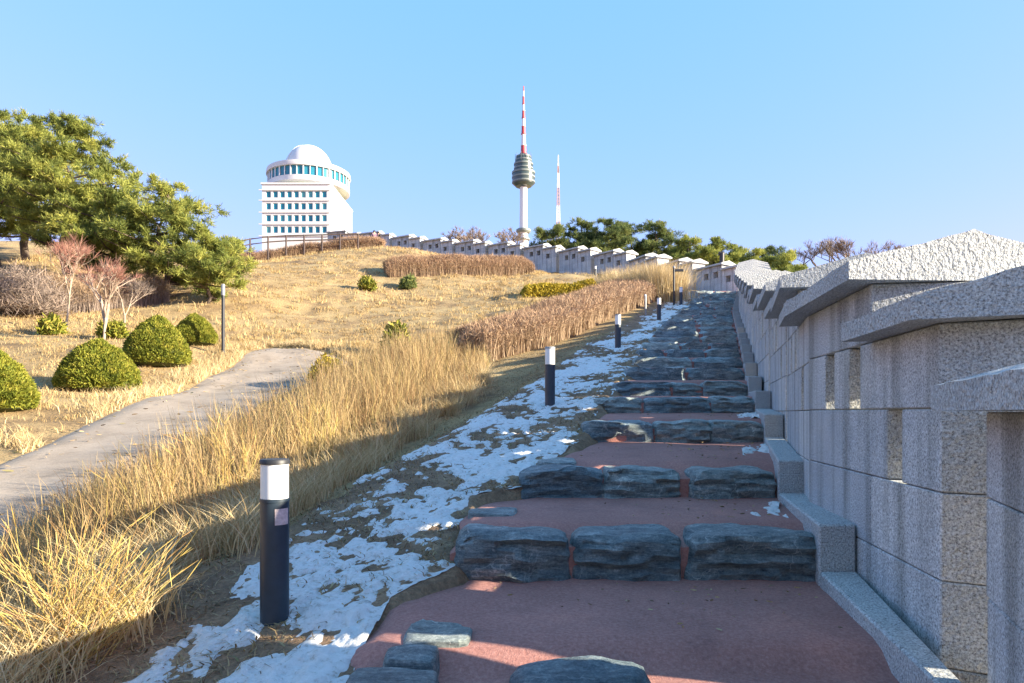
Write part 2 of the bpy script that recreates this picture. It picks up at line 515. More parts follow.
ctrl = [at(230, 365, 26), at(190, 385, 22), at(150, 399, 18.5), at(310, 350, 28.5)]
for px, py, d in [(-14, 410, 15.5), (98, 388, 20), (158, 363, 24), (195, 345, 28), (223, 355, 27), (67, 332, 30), (104, 340, 27), (0, 330, 29), (0, 300, 36),
                  (60, 300, 37), (230, 292, 40), (130, 300, 38), (265, 345, 30), (345, 362, 27), (300, 312, 38), (240, 262, 60), (300, 255, 61), (380, 246, 62),
                  (400, 290, 46), (450, 300, 43), (350, 300, 42), (470, 340, 28), (420, 360, 24), (500, 312, 36), (530, 274, 54), (600, 300, 40), (640, 290, 42),
                  (505, 360, 20), (560, 345, 22), (620, 318, 28), (655, 303, 33),
                  (0, 462, 11.2), (0, 545, 7.5), (100, 415, 15.9), (190, 385, 21.7), (300, 388, 21.7), (320, 372, 24.5), (210, 466, 11), (254, 416, 15.9), (130, 245, 62), (0, 240, 62)]:
    ctrl.append(at(px, py, d))
for p in [(-2.6, 4, -1.45), (-4.5, 4, -1.85), (-8, 4, -2.0), (-5, 0, -2.5), (-12, 0, -2.7), (-15, 10, -.85), (-20, 20, .8), (-6, -5, -3.4), (-20, -5, -3.2),
          (13.7, 44, 7.7), (12.7, 46, 8.2), (8.7, 55, 10.8), (2.95, 61, 12.5), (-6.1, 67, 14.7), (-13.2, 71, 16.6),
          (20, 60, 8.5), (12, 70, 10), (0, 76, 12.5), (-10, 80, 15), (26, 46, 6.5), (-30, 75, 16), (-48, 75, 16), (-2, 8, -.98), (-1.8, 5, -1.27)]:
    ctrl.append(Vector(p))
_C = np.array([(c.x, c.y) for c in ctrl]); _Z = np.array([c.z for c in ctrl])


def _k(d2): return np.sqrt(d2 + 1.5 ** 2)


_n = len(_C)
_A = np.zeros((_n + 3, _n + 3))
_A[:_n, :_n] = -_k(((_C[:, None] - _C[None]) ** 2).sum(2)) - np.eye(_n) * 0.05
_A[:_n, _n] = 1; _A[:_n, _n + 1:] = _C; _A[_n, :_n] = 1; _A[_n + 1:, :_n] = _C.T
_W = np.linalg.solve(_A, np.concatenate([_Z, np.zeros(3)]))


def rbf(x, y):
    d2 = (x[..., None] - _C[:, 0]) ** 2 + (y[..., None] - _C[:, 1]) ** 2
    return (-_k(d2)) @ _W[:_n] + _W[_n] + x * _W[_n + 1] + y * _W[_n + 2]


def far_h(x, y):
    yy = np.clip(y, 70, 1060)
    z = 15.5 + .235 * (yy - 72) - .10 * np.clip(y - 1060, 0, None)
    fall = np.exp(-((x + 20) / 420) ** 2)
    fr = np.exp(-(np.clip(x - 5, 0, None) / 160) ** 2)
    return z * fall * (0.45 + 0.55 * fr) - (1 - fall) * 30 - np.clip(-y - 10, 0, None) * .12


def H(x, y):
    x = np.atleast_1d(np.asarray(x, float)); y = np.atleast_1d(np.asarray(y, float))
    near = rbf(np.clip(x, -60, 45), np.clip(y, -8, 82))
    wb = sstep(74, 100, y) + sstep(-50, -90, -(-x)) * 0
    wb = np.maximum(sstep(76, 105, y), np.maximum(sstep(48, 90, np.abs(x + 5)), sstep(10, 40, -y)))
    z = near * (1 - wb) + far_h(x, y) * wb
    # stair side strip follows the stair profile
    ws = sstep(-2.3, -.5, x - XB(y)) * sstep(46, 42, y) * sstep(-9, -4, y)
    xl = XL(y)
    prof = G(y) + .11 * np.exp(-((x - xl) / .7) ** 2)
    z = z * (1 - ws) + prof * ws
    # under the stair the ground is lower; beyond the wall it drops
    inside = sstep(.05, .30, x - xl) * sstep(42.5, 41, y) * sstep(-4, -2, y)
    z = z - inside * .30
    out = sstep(.9, 2.6, x - XW(y)) * sstep(44, 41, y) * sstep(-9, -5, y)
    z = z - out * 1.3
    lump = (fbm(x * .9, y * .9, 3) - .5) * .16 + (fbm(x * .22 + 9, y * .22, 3) - .5) * .6 * sstep(14, 40, y) + (fbm(x * .7 + 4, y * .7, 3) - .5) * .35 * sstep(26, 40, y)
    z = z + lump * (1 - ws) * sstep(-1.0, -3.0, x - XB(y)) * sstep(90, 70, y)
    return z


def h1(x, y): return float(H(x, y)[0])


def axis(lo, a, b, hi, st, st2=None, mid=None):
    c = list(np.arange(a, b + 1e-6, st))
    s = st; v = a; L = []
    while v > lo: s *= 1.22; v -= s; L.append(v)
    s = st; v = b; Rr = []
    while v < hi:
        s *= 1.12 if v < (mid or b) else 1.25
        s = min(s, 0.9) if mid and v < mid else s
        v += s; Rr.append(v)
    return np.array(L[::-1] + c + Rr)


ax = axis(-3000, -14, 8, 3000, .22, mid=24)
ay = axis(-2500, -4, 24, 4000, .22, mid=82)
XX, YY = np.meshgrid(ax, ay, indexing='ij')
ZZ = H(XX.ravel(), YY.ravel())
V = np.stack([XX.ravel(), YY.ravel(), ZZ], 1)
ni, nj = XX.shape
ii, jj = np.meshgrid(np.arange(ni - 1), np.arange(nj - 1), indexing='ij')
a = (ii * nj + jj).ravel()
Q = np.stack([a, a + nj, a + nj + 1, a + 1], 1)
ground = np_mesh("ground", V, Q, np.zeros(len(V)), M['turf'])
ground.data.materials.append(M['soil'])
cx = V[Q].mean(1)
sel = ((cx[:, 0] - XB(cx[:, 1]) > -1.15 + .5 * (fbm(cx[:, 0] * 2, cx[:, 1] * 2) - .5)) & (cx[:, 1] < 43) & (cx[:, 1] > -8)).astype(np.int32)
ground.data.polygons.foreach_set("material_index", sel)
ground.data.polygons.foreach_set("use_smooth", np.ones(len(Q), dtype=bool))
tag(ground, kind="structure")


def HG(x, y):
    return H(x, y)


# ------------------------------------------------------------------ road (pale footpath on the left)
def ground_at(px, py):
    d = np.linspace(4, 90, 1721)
    hz = H((px - 512) * d / F, d) - (HY - py) * d / F
    k = int(np.argmax(hz > 0))
    return ((px - 512) * d[k] / F, d[k])


pc_l = [(-5.2, -3), (-6.9, 3), (-7.9, 7.5)] + [ground_at(*p) for p in [(0, 462), (100, 416), (190, 386), (232, 364), (262, 348), (300, 347), (330, 353), (348, 361), (362, 372)]]
pc_r = [(-1.9, -3), (-3.9, 3), (-5.7, 7.5), (-5.9, 11.2), (-6.0, 15.0)] + [ground_at(*p) for p in [(265, 404), (290, 392), (308, 385), (322, 380), (334, 378), (348, 378), (362, 379)]]


def smooth_line(p, n):
    p = np.array(p); t = np.arange(len(p)); tt = np.linspace(0, len(p) - 1, n)
    out = []
    for k in tt:
        i = min(int(k), len(p) - 2); f = k - i
        p0 = p[max(i - 1, 0)]; p1 = p[i]; p2 = p[i + 1]; p3 = p[min(i + 2, len(p) - 1)]
        out.append(.5 * ((2 * p1) + (-p0 + p2) * f + (2 * p0 - 5 * p1 + 4 * p2 - p3) * f * f + (-p0 + 3 * p1 - 3 * p2 + p3) * f ** 3))
    return np.array(out)


PL = smooth_line(pc_l, 160); PR = smooth_line(pc_r, 160)
s = np.linspace(0, 1, 14)
PP = PL[:, None] * (1 - s[None, :, None]) + PR[:, None] * s[None, :, None]
zz = H(PP[..., 0].ravel(), PP[..., 1].ravel()).reshape(160, 14)
zz = zz + .05
for _ in range(6):
    zz[1:-1] = (zz[:-2] + zz[1:-1] + zz[2:]) / 3
zz[:, 1:-1] = zz[:, 1:-1] + .05
for e_ in (0, -1): zz[:, e_] = H(PP[:, e_, 0], PP[:, e_, 1]) - .04
for e_ in (1, -2): zz[:, e_] = np.maximum(H(PP[:, e_, 0], PP[:, e_, 1]) + .03, zz[:, e_] - .08)
V = np.concatenate([PP, zz[..., None]], 2).reshape(-1, 3)
ii, jj = np.meshgrid(np.arange(159), np.arange(13), indexing='ij'); a = (ii * 14 + jj).ravel()
road = np_mesh("path", V, np.stack([a, a + 14, a + 15, a + 1], 1), np.zeros(len(V)), M['paving'])
tag(road, kind="structure")
road.data.polygons.foreach_set("use_smooth", np.ones(len(a), dtype=bool))


def on_path(x, y, pad=0.0):
    """inside test against the footpath ribbon"""
    poly = np.concatenate([PL, PR[::-1]])
    c = np.zeros(len(x), bool)
    j = len(poly) - 1
    for i in range(len(poly)):
        xi, yi = poly[i]; xj, yj = poly[j]
        hit = ((yi > y) != (yj > y)) & (x < (xj - xi) * (y - yi) / (yj - yi + 1e-12) + xi)
        c ^= hit; j = i
    return c


# ------------------------------------------------------------------ red stair surfacing
mb = MB()
for k, d0 in enumerate(rows):
    d1 = rows[k + 1] if k + 1 < len(rows) else 44.5
    z0 = float(G(d0)) + rise[k]; z1 = float(G(d1))
    n = 14; mcol = 24
    g_ = []
    for i in range(n + 1):
        f = i / n; y = d0 + .06 + (d1 - d0 + .10) * f
        xl = float(XL(y)) + .10 * (float(vnoise(y * 3.1, 4.2)) - .5) + .16 * (float(vnoise(y * 1.1, 9.2)) - .5)
        xr = float(XW(y)) - .06
        if y > 41.5: xr = 14.2
        for j in range(mcol + 1):
            x = xl + (xr - xl) * j / mcol
            z = z0 + (z1 - z0) * f + .022 * (float(fbm(x * 2.2, y * 2.2, 3)) - .5)
            if j == 0: z -= .05
            z -= .10 * float(sstep(.50, .26, y - d0))
            g_.append((x, y, z))
    vs = list(g_); fs = []
    for i in range(n):
        for j in range(mcol):
            q = i * (mcol + 1) + j
            fs.append((q, q + 1, q + mcol + 2, q + mcol + 1))
    b0 = len(vs)
    edge = [i * (mcol + 1) for i in range(n, -1, -1)] + list(range(1, mcol + 1)) + [i * (mcol + 1) + mcol for i in range(1, n + 1)]
    for e in edge: vs.append((g_[e][0], g_[e][1], g_[e][2] - .6))
    for q in range(len(edge) - 1): fs.append((edge[q], b0 + q, b0 + q + 1, edge[q + 1]))
    mb.add(vs, fs)
st = mb.build("stair_path", M['red'], smooth=35)
tag(st, kind="structure")


# ------------------------------------------------------------------ stair stones
def stone(name, x0, x1, y0, y1, z0, z1, seed, rough=1.0, mat=None, tilt=0.0):
    nx = max(6, int((x1 - x0) / .055)); ny = max(4, int((y1 - y0) / .075)); nz = 10
    if y0 > 13: nx = max(5, nx // 2); ny = 4; nz = 4
    w, dp, hh = x1 - x0, y1 - y0, z1 - z0
    bm = bmesh.new()
    idx = {}
    gp = random.Random(int(seed * 97) + 5)
    planes = []
    for q_ in range(9):
        nv = Vector((gp.uniform(-.75, .75), gp.uniform(-1, .5), gp.uniform(.15, 1)))
        if abs(nv.x) < .25 and nv.z > .7: continue
        nv.normalize()
        sup = abs(nv.x) * w / 2 + abs(nv.y) * dp / 2 + abs(nv.z) * hh / 2
        planes.append((nv, sup * (1 - gp.uniform(.06, .24) * min(1.0, .25 / (sup + .001) + .4))))
    def vert(i, j, k):
        key = (i, j, k)
        if key in idx: return idx[key]
        u, v, q = i / nx, j / ny, k / nz
        p = Vector(((u - .5) * w * (1.03 - .10 * q), (v - .5) * dp, q * hh))
        # chamfer the corners
        c = Vector((0, 0, hh * .5)); 
        e = 0.0
        ux, vy, qz = abs(u - .5) * 2, abs(v - .5) * 2, abs(q - .5) * 2
        s_ = (ux ** 12 + vy ** 12 + qz ** 12) ** (1 / 12)
        if s_ > 1: p = c + (p - c) * (1 - (1 - 1 / s_) * 1.2)
        for nv, ds in planes:
            e_ = (p - c).dot(nv) - ds
            if e_ > 0: p -= nv * e_
        sx = seed * 13.7
        nn = mnoise.noise_vector(Vector((p.x * 2.3 + sx, p.y * 2.3, p.z * 2.3)))
        n2 = mnoise.noise_vector(Vector((p.x * 7 + sx, p.y * 7, p.z * 16)))
        p += Vector((nn.x * .06 * min(w, 1), nn.y * .07, nn.z * .045)) * rough + Vector((n2.x * .014, n2.y * .030, n2.z * .018)) * rough
        lay = mnoise.noise(Vector((p.x * 1.6 + sx, 2.0, (p.z + .05 * p.x) * 22)))
        if j == 0 and rough > .8: p.y += .030 * (1 if lay > .05 else (-.6 if lay < -.2 else 0))
        p.z += tilt * (u - .5)
        idx[key] = bm.verts.new(p)
        return idx[key]
    for i in range(nx):
        for j in range(ny):
            bm.faces.new((vert(i, j, nz), vert(i + 1, j, nz), vert(i + 1, j + 1, nz), vert(i, j + 1, nz)))
            bm.faces.new((vert(i, j, 0), vert(i, j + 1, 0), vert(i + 1, j + 1, 0), vert(i + 1, j, 0)))
    for i in range(nx):
        for k in range(nz):
            bm.faces.new((vert(i, 0, k), vert(i + 1, 0, k), vert(i + 1, 0, k + 1), vert(i, 0, k + 1)))
            bm.faces.new((vert(i, ny, k), vert(i, ny, k + 1), vert(i + 1, ny, k + 1), vert(i + 1, ny, k)))
    for j in range(ny):
        for k in range(nz):
            bm.faces.new((vert(0, j, k), vert(0, j, k + 1), vert(0, j + 1, k + 1), vert(0, j + 1, k)))
            bm.faces.new((vert(nx, j, k), vert(nx, j + 1, k), vert(nx, j + 1, k + 1), vert(nx, j, k + 1)))
    me = bpy.data.meshes.new(name)
    bm.to_mesh(me); bm.free()
    me.polygons.foreach_set("use_smooth", [True] * len(me.polygons))
    try: me.set_sharp_from_angle(angle=R(24))
    except Exception: pass
    o = link_mesh(name, me, mat or M['slate'])
    o.location = ((x0 + x1) / 2, (y0 + y1) / 2, z0)
    return o


def pxx(px, d): return (px - 512) * d / F


ordn = ["lowest", "second", "third", "fourth", "fifth", "sixth", "seventh", "eighth", "ninth", "tenth", "eleventh", "twelfth", "thirteenth", "fourteenth",
        "fifteenth", "sixteenth", "seventeenth", "eighteenth", "nineteenth", "twentieth", "twenty-first", "twenty-second", "twenty-third", "twenty-fourth"]
SG = "rough slate stones edging the stair"
special = {
    1: [(508, 665, "speckled sunlit slate block edging the lowest step, in the middle of the bottom edge", -.0),
        (735, 838, "low dark slate block on the lowest step next to the kerb", -.12)],
    2: [(455, 571, "large layered slate block at the left end of the second step", .02),
        (574, 683, "broad slate block with pale ridged front, middle of the second step", -.01),
        (690, 821, "dark slate block crossed by thin white veins on the second step", 0.0)],
    3: [(519, 604, "left slate block of the third step, touching the snow", .0), (603, 685, "middle slate block of the third step", .0),
        (690, 780, "pale streaked slate block at the right end of the third step", -.0)],
    4: [(583, 656, "left slate block of the fourth step, below the second bollard", 0), (655, 711, "middle slate block of the fourth step", 0),
        (710, 765, "dark right hand slate block of the fourth step, by the kerb", 0)],
}
for k, d0 in enumerate(rows):
    if k == 0: continue
    z1 = float(G(d0)) + rise[k]
    rr = random.Random(100 + k)
    dn = (rows[k + 1] if k + 1 < len(rows) else 42) - d0
    if k in special:
        cells = [(pxx(a_, d0), pxx(b_, d0), lab, dz) for a_, b_, lab, dz in special[k]]
    else:
        xl = float(XL(d0)) - .05; xr = float(XW(d0)) - .25
        n = rr.choice([2, 3, 3]) if k < 12 else rr.choice([2, 2, 3])
        cuts = [0] + sorted([(i + 1) / n + rr.uniform(-.11, .11) for i in range(n - 1)]) + [1]
        nm = {2: ["left", "right"], 3: ["left", "middle", "right"]}[n]
        cells = [(xl + (xr - xl) * cuts[i], xl + (xr - xl) * cuts[i + 1] + .02, nm[i] + " slate stone of the " + ordn[k - 1] + " stair step from the bottom", 0) for i in range(n)]
    for i, (xa, xb, lab, dz) in enumerate(cells):
        if k in (2, 3, 4): xa, xb = xa - .015, xb + .015
        dep = .28 if k == 1 else .44 + rr.uniform(-.06, .08) if k < 5 else min(.62 + rr.uniform(-.1, .2), dn - .2)
        dz2 = dz + (rr.uniform(-.02, .02) if k > 4 else 0)
        o = stone("step_stone", xa, xb, d0 - .02 + rr.uniform(-.03, .03), d0 + dep, z1 - rise[k] - .14, z1 + .0 + dz2, seed=k * 7 + i, rough=1.0, tilt=rr.uniform(-.02, .02))
        tag(o, lab, "step stone", SG)
# flat stones set into the ground at the left edge
for (xa, xb, ya, yb, z, lab) in [
        (pxx(405, 3.75), pxx(474, 3.75), 3.52, 3.95, -1.175, "flat blue grey slab sunk between red path and snow, nearest the viewer"),
        (pxx(345, 3.1), pxx(440, 3.1), 2.9, 3.24, -1.20, "dark flat stone at the bottom edge, left of the lowest step"),
        (pxx(385, 3.38), pxx(438, 3.38), 3.28, 3.48, -1.195, "small pitted stone beside the snow, just behind the bottom left slab"),
        (pxx(468, 5.6), pxx(518, 5.6), 5.45, 5.85, -.80, "small flat slab behind the left block of the second step"),
        (pxx(538, 6.95), pxx(578, 6.95), 6.9, 7.3, -.485, "thin flat slab behind the left block of the third step")]:
    o = stone("flat_stone", xa, xb, ya, yb, z - .13, z, seed=xa * 3, rough=.6)
    tag(o, lab, "stone")

# ------------------------------------------------------------------ kerb blocks along the wall foot
KG = "granite kerb blocks stepping up beside the wall"
for k, d0 in enumerate(rows):
    if k == 0: continue
    d1 = rows[k + 1] if k + 1 < len(rows) else 42
    z0 = float(G(d0)) + rise[k]; z1 = float(G(d1))
    n = 1
    mb = MB()
    ya, yb = d0 - .12, d1 - .14
    xa0, xb0 = float(XW(ya)) - .26, float(XW(ya)) - .012
    xa1, xb1 = float(XW(yb)) - .26, float(XW(yb)) - .012
    top0 = z0 + .09; top1 = max(z1 + .06, top0)
    if k == 1: top0, top1 = -1.17, -1.06; ya = 2.6; xa0, xb0 = float(XW(2.6)) - .1, float(XW(2.6)) - .012
    bot = z0 - 1.0
    c = Vector(((xa0 + xb1) / 2, ya, bot))
    vs = [(xa0, ya, bot), (xb0, ya, bot), (xb1, yb, bot), (xa1, yb, bot), (xa0, ya, top0), (xb0, ya, top0), (xb1, yb, top1), (xa1, yb, top1)]
    mb.add([Vector(p) - c for p in vs], [(0, 3, 2, 1), (4, 5, 6, 7), (0, 1, 5, 4), (1, 2, 6, 5), (2, 3, 7, 6), (3, 0, 4, 7)])
    o = mb.build("kerb_block", M['kerb'], bevel=.012)
    o.location = c
    lab = {1: "long low granite kerb beside the red landing at the bottom right", 2: "tall granite kerb block beside the white veined slate block",
           3: "granite kerb block at the right end of the third step, below the wall"}.get(k, "grey granite kerb block at the right end of the " + ordn[k - 1] + " step from the bottom")
    tag(o, lab, "kerb block", KG)

# ------------------------------------------------------------------ fortress wall parapet units
def cap_mesh(u0, u1, v0, v1, z, thick, rise_, near, seed, sk=0.0):
    """gabled cap stone along u"""
    bm = bmesh.new()
    nu = max(2, int((u1 - u0) / (.12 if near else .6))); 
    prof = []
    nv = 10 if near else 2
    vm = (v0 + v1) / 2
    prof.append((v0, 0.0)); prof.append((v0, thick))
    for i in range(1, nv): prof.append((v0 + (vm - v0) * i / nv, thick + rise_ * i / nv))
    prof.append((vm, thick + rise_))
    for i in range(1, nv): prof.append((vm + (v1 - vm) * i / nv, thick + rise_ * (1 - i / nv)))
    prof.append((v1, thick)); prof.append((v1, 0.0))
    ring = []
    for i in range(nu + 1):
        u = u0 + (u1 - u0) * i / nu
        rr = []
        for j, (v, zz_) in enumerate(prof):
            p = Vector((u + sk * (v - v1) * (1 - i / nu), v, z + zz_))
            if near and 1 <= j <= len(prof) - 2:
                p.z += .012 * mnoise.noise(Vector((u * 6 + seed, v * 6, 0))) + .006 * mnoise.noise(Vector((u * 17 + seed, v * 17, 3)))
                p.y += .006 * mnoise.noise(Vector((u * 9 + seed, v * 9, 7)))
            rr.append(bm.verts.new(p))
        ring.append(rr)
    n = len(prof)
    for i in range(nu):
        for j in range(n):
            f = bm.faces.new((ring[i][j], ring[i + 1][j], ring[i + 1][(j + 1) % n], ring[i][(j + 1) % n]))
    bm.faces.new(ring[0][::-1][::-1]); bm.faces.new(ring[-1][::-1])
    bmesh.ops.recalc_face_normals(bm, faces=bm.faces)
    me = bpy.data.meshes.new("cap_stone"); bm.to_mesh(me); bm.free()
    return me


def merlon(p0, p1, z0, label, near=True, T=1.25, hole=.22, seed=0, us_f=.39, skew=(0, 0, 0), o0=.14, o1=.13):
    p0 = Vector((p0[0], p0[1], 0)); p1 = Vector((p1[0], p1[1], 0))
    L = (p1 - p0).length; d = (p1 - p0).normalized()
    ang = math.atan2(d.y, d.x)
    root = empty("wall_merlon", (p0.x, p0.y, z0), ang)
    tag(root, label, "wall section", "granite parapet sections of the fortress wall")
    # local frame: +x along the wall, +y is to the left of travel (towards the stair): so the body lies at y in [-T, 0]
    rr = random.Random(seed)
    us = us_f * L
    hw = hole / 2
    lowh = (.245 * L - hw, .245 * L + hw)
    hh = [(.53 * L - hw, .53 * L + hw), (.76 * L - hw, .76 * L + hw)]
    courses = [(-2.6, -2.15), (-2.15, -1.72), (-1.72, -1.28), (-1.28, -.85), (-.85, -.41), (-.41, .01), (.01, .435)]
    mb = MB()
    g = .0028
    for ci, (za, zb) in enumerate(courses):
        cuts = []
        holes = []
        if ci == 5: holes = [lowh]
        if ci == 6: holes = hh
        if not near and ci < 2: continue
        if holes:
            xs = [0]
            for a_, b_ in holes: xs += [a_, b_]
            xs.append(L)
            segs = [(xs[i], xs[i + 1]) for i in range(0, len(xs), 2)]
            if ci == 5: segs = [segs[0], (segs[1][0], L * .62), (L * .62, L)]
            if ci == 6: segs = [(0, us + .02), (us + .02, segs[0][1])] + segs[1:]
        else:
            n = 2 if L < 2.9 else 3
            c_ = [0] + [L * ((i + 1) / n + (.12 if ci % 2 else -.10)) for i in range(n - 1)] + [L]
            segs = [(c_[i], c_[i + 1]) for i in range(n)]
        for a_, b_ in segs:
            if b_ - a_ < .03: continue
            j = rr.uniform(-.003, .003)
            mb.box(a_ + (g if a_ > 0 else 0), b_ - (g if b_ < L else 0), -T, j, za + g, zb - g)
    # raised half, one course more
    xs = [us, us + (L - us) * .42, L]
    for a_, b_ in zip(xs[:-1], xs[1:]):
        j = rr.uniform(-.003, .003)
        mb.box(a_ + (g if a_ > us else 0), b_ - (g if b_ < L else 0), -T, j, .435 + g, .805 - g)
    mb.v = [(vx + skew[0] * vy * max(0, 1 - vx / us), vy, vz) if vx < us else (vx, vy, vz) for vx, vy, vz in mb.v]
    body = mb.build("wall_body", [M['granite'], M['granite_rough']], root, bevel=.007 if near else None)
    mi = np.zeros(len(body.data.polygons), dtype=np.int32)
    nr = np.zeros(len(body.data.polygons) * 3, dtype=np.float32)
    body.data.polygons.foreach_get("normal", nr)
    mi[np.abs(nr.reshape(-1, 3)[:, 0]) > .8] = 1
    body.data.polygons.foreach_set("material_index", mi)
    ov = .185
    c1 = cap_mesh(-o0, us - .004, -T - ov, ov, .438, .112, .205, near, seed, skew[1])
    c2 = cap_mesh(us - .16, L + o1, -T - ov, ov, .808, .112, .205, near, seed + 5, skew[2])
    for c in (c1, c2): link_mesh("cap_stone", c, M['granite_rough'], root)
    return root


near_units = []
WP = [Vector((XW(d).item(), d, 0)) for d in np.arange(6.1, 42.6, .1)]
# nearest ones set from the photograph, then regular along the wall line
units = [((.62, -1.0), (.95, .35), -1.28, "parapet section behind the nearest one, mostly out of frame on the right"),
         ((1.0, .42), (2.03, 2.92), -.80, "nearest granite parapet section, cut by the right edge of the photo"),
         ((2.13, 3.40), (2.50, 5.75), .01, "big granite parapet section with two tall loopholes above one low loophole")]
d = 5.9
zs = []
nth = 0
names_n = ["granite parapet section just beyond the big one, three narrow loopholes seen edge on"]
while d < 39.5:
    x = XW(d).item(); x1 = XW(d + 2.45).item()
    Ld = Vector((x1 - x, 2.45)).length
    d1 = d + 2.45 * 2.55 / Ld
    z0 = float(G(d)) + 1.29 + (.06 if d < 7 else 0)
    nth += 1
    lab = names_n[0] if nth == 1 else "granite parapet section number %s up the stair wall, seen nearly edge on" % ["one", "two", "three", "four", "five", "six", "seven", "eight", "nine", "ten", "eleven", "twelve", "thirteen", "fourteen", "fifteen", "sixteen"][nth + 1]
    units.append(((x, d), (XW(d1).item(), d1), z0, lab))
    d = d1 + .2
for i, (a_, b_, z0, lab) in enumerate(units):
    if i == 0: continue
    merlon(a_, b_, z0, lab, near=i < 9, seed=i * 3 + 1, T=1.2, skew=(.42, .24, -.22) if i == 2 else (0.1, 0.05, -.15) if i < 5 else (.1, .05, -.32), o0=.14 if i < 3 else .10, o1=.13 if i < 2 else .07)

# the far run, turning left up the hill
far_line = [(14.5, 43.6), (12.7, 46.4), (8.7, 55), (2.95, 61), (-6.1, 67), (-13.6, 71.3), (-22, 74)]
fx = lerp_tab([(-p[0], p[1]) for p in far_line])
seg = []
acc = 0
pts = [Vector((p[0], p[1])) for p in far_line]
poly = []
for p, q in zip(pts[:-1], pts[1:]):
    n = max(2, int((q - p).length / .05))
    poly += [p + (q - p) * i / n for i in range(n)]
cum = 0; i0 = 0; starts = []
i = 0
far_units = []
while i < len(poly) - 80:
    j = i
    target = 3.55
    ln = 0
    while j < len(poly) - 1 and ln < target:
        ln += (poly[j + 1] - poly[j]).length; j += 1
    far_units.append((poly[i], poly[j]))
    gap = 0
    while j < len(poly) - 1 and gap < .4:
        gap += (poly[j + 1] - poly[j]).length; j += 1
    i = j
FZ = lerp_tab([(-14.5, 7.7), (-12.7, 8.5), (-8.7, 11.3), (-2.95, 13.2), (6.1, 15.2), (13.6, 17.0), (22, 17.8)])
nums = ["first", "second", "third", "fourth", "fifth", "sixth", "seventh", "eighth", "ninth", "tenth", "eleventh", "twelfth", "thirteenth"]
for i, (p, q) in enumerate(far_units):
    z0 = float(FZ(-p.x)) + 1.18
    merlon(p, q, z0, "distant granite parapet section, %s leftwards from the head of the stair" % nums[i], near=False, seed=60 + i, T=1.1, hole=.40)

# ------------------------------------------------------------------ snow along the stair edge
g = np.random.default_rng(3)
ny_, nx_ = 1000, 80
yy = 1.6 + 40.5 * (np.linspace(0, 1, ny_) ** 1.9)
ss = np.linspace(0, 1, nx_)
X0 = XB(yy) - np.interp(yy, [2, 4.5, 8, 13, 40], [.45, .5, 1.4, 1.3, .9]) + .15 * np.sin(yy * .8); X1 = XL(yy) + .0
XX = X0[:, None] + (X1 - X0)[:, None] * ss[None]
YY = np.repeat(yy[:, None], nx_, 1)
ZZ = H(XX.ravel(), YY.ravel()).reshape(XX.shape)
nz = fbm(XX * 1.7 + 3, YY * 1.0 + 7, 5)
fine = fbm(XX * 10, YY * 7, 4)
edge = np.minimum(ss, 1 - ss)[None] * 2
wide = np.clip(edge * 2.2, 0, 1)
amt = nz * .75 + fine * .62 - .705 + .16 * (wide - .8) + .05 * sstep(9, 4, YY) - .02 * sstep(14, 24, YY) + .07 * ss[None] ** 2
lump = fbm(XX * 4.2, YY * 4.2, 4)
amt = amt + .10 * (fbm(XX * 26, YY * 22, 3) - .5)
hgt = np.clip(amt, -.2, .3) * .11 + np.where(amt > 0, (lump - .35) * .035 + (fine - .5) * .03 * np.clip(amt * 9, 0, 1), 0) - .004
V = np.stack([XX, YY, ZZ + hgt], 2).reshape(-1, 3)
ii, jj = np.meshgrid(np.arange(ny_ - 1), np.arange(nx_ - 1), indexing='ij'); a = (ii * nx_ + jj).ravel()
Q = np.stack([a, a + 1, a + nx_ + 1, a + nx_], 1)
keep = (hgt.ravel()[Q] > -.02).any(1)
sn = np_mesh("snow", V, Q[keep], np.zeros(len(V)), M['snow'])
sn.data.polygons.foreach_set("use_smooth", np.ones(int(keep.sum()), dtype=bool))
tag(sn, "thin patchy snow lying on the verge between the bollards and the stair", "snow", kind="stuff")

# crumbs of snow left in the corner by the kerb
def tread_z(y):
    k = max(i for i in range(len(rows)) if rows[i] <= y)
    d1_ = rows[k + 1] if k + 1 < len(rows) else 44.5
    return float(G(rows[k])) + rise[k] + (float(G(d1_)) - float(G(rows[k])) - rise[k]) * (y - rows[k]) / (d1_ - rows[k])


for (ya, yb, lab) in [(5.35, 6.35, "crumbs of snow by the kerb on the landing above the second step"), (7.5, 8.5, "crumbs of snow by the kerb on the landing above the third step"), (9.4, 10.5, "crumbs of snow by the kerb on the landing above the fourth step")]:
    na, nb = 60, 26
    y2 = np.linspace(ya, yb, na); u2 = np.linspace(0, 1, nb)
    Xg = XW(y2)[:, None] - .26 - .30 * u2[None]; Yg = np.repeat(y2[:, None], nb, 1)
    Zg = np.array([tread_z(v) for v in y2])[:, None]
    am = fbm(Xg * 9, Yg * 5, 4) - .42 - .25 * u2[None] - .25 * np.abs(np.linspace(-1, 1, na))[:, None] ** 3
    hg = np.clip(am + .03, -.15, .2) * .14
    V = np.stack([Xg, Yg, Zg + hg + .002], 2).reshape(-1, 3)
    ii, jj = np.meshgrid(np.arange(na - 1), np.arange(nb - 1), indexing='ij'); a = (ii * nb + jj).ravel()
    Q = np.stack([a, a + nb, a + nb + 1, a + 1], 1); keep = (hg.ravel()[Q] > -.006).any(1)
    o = np_mesh("snow", V, Q[keep], np.zeros(len(V)), M['snow']); tag(o, lab, "snow", kind="stuff")

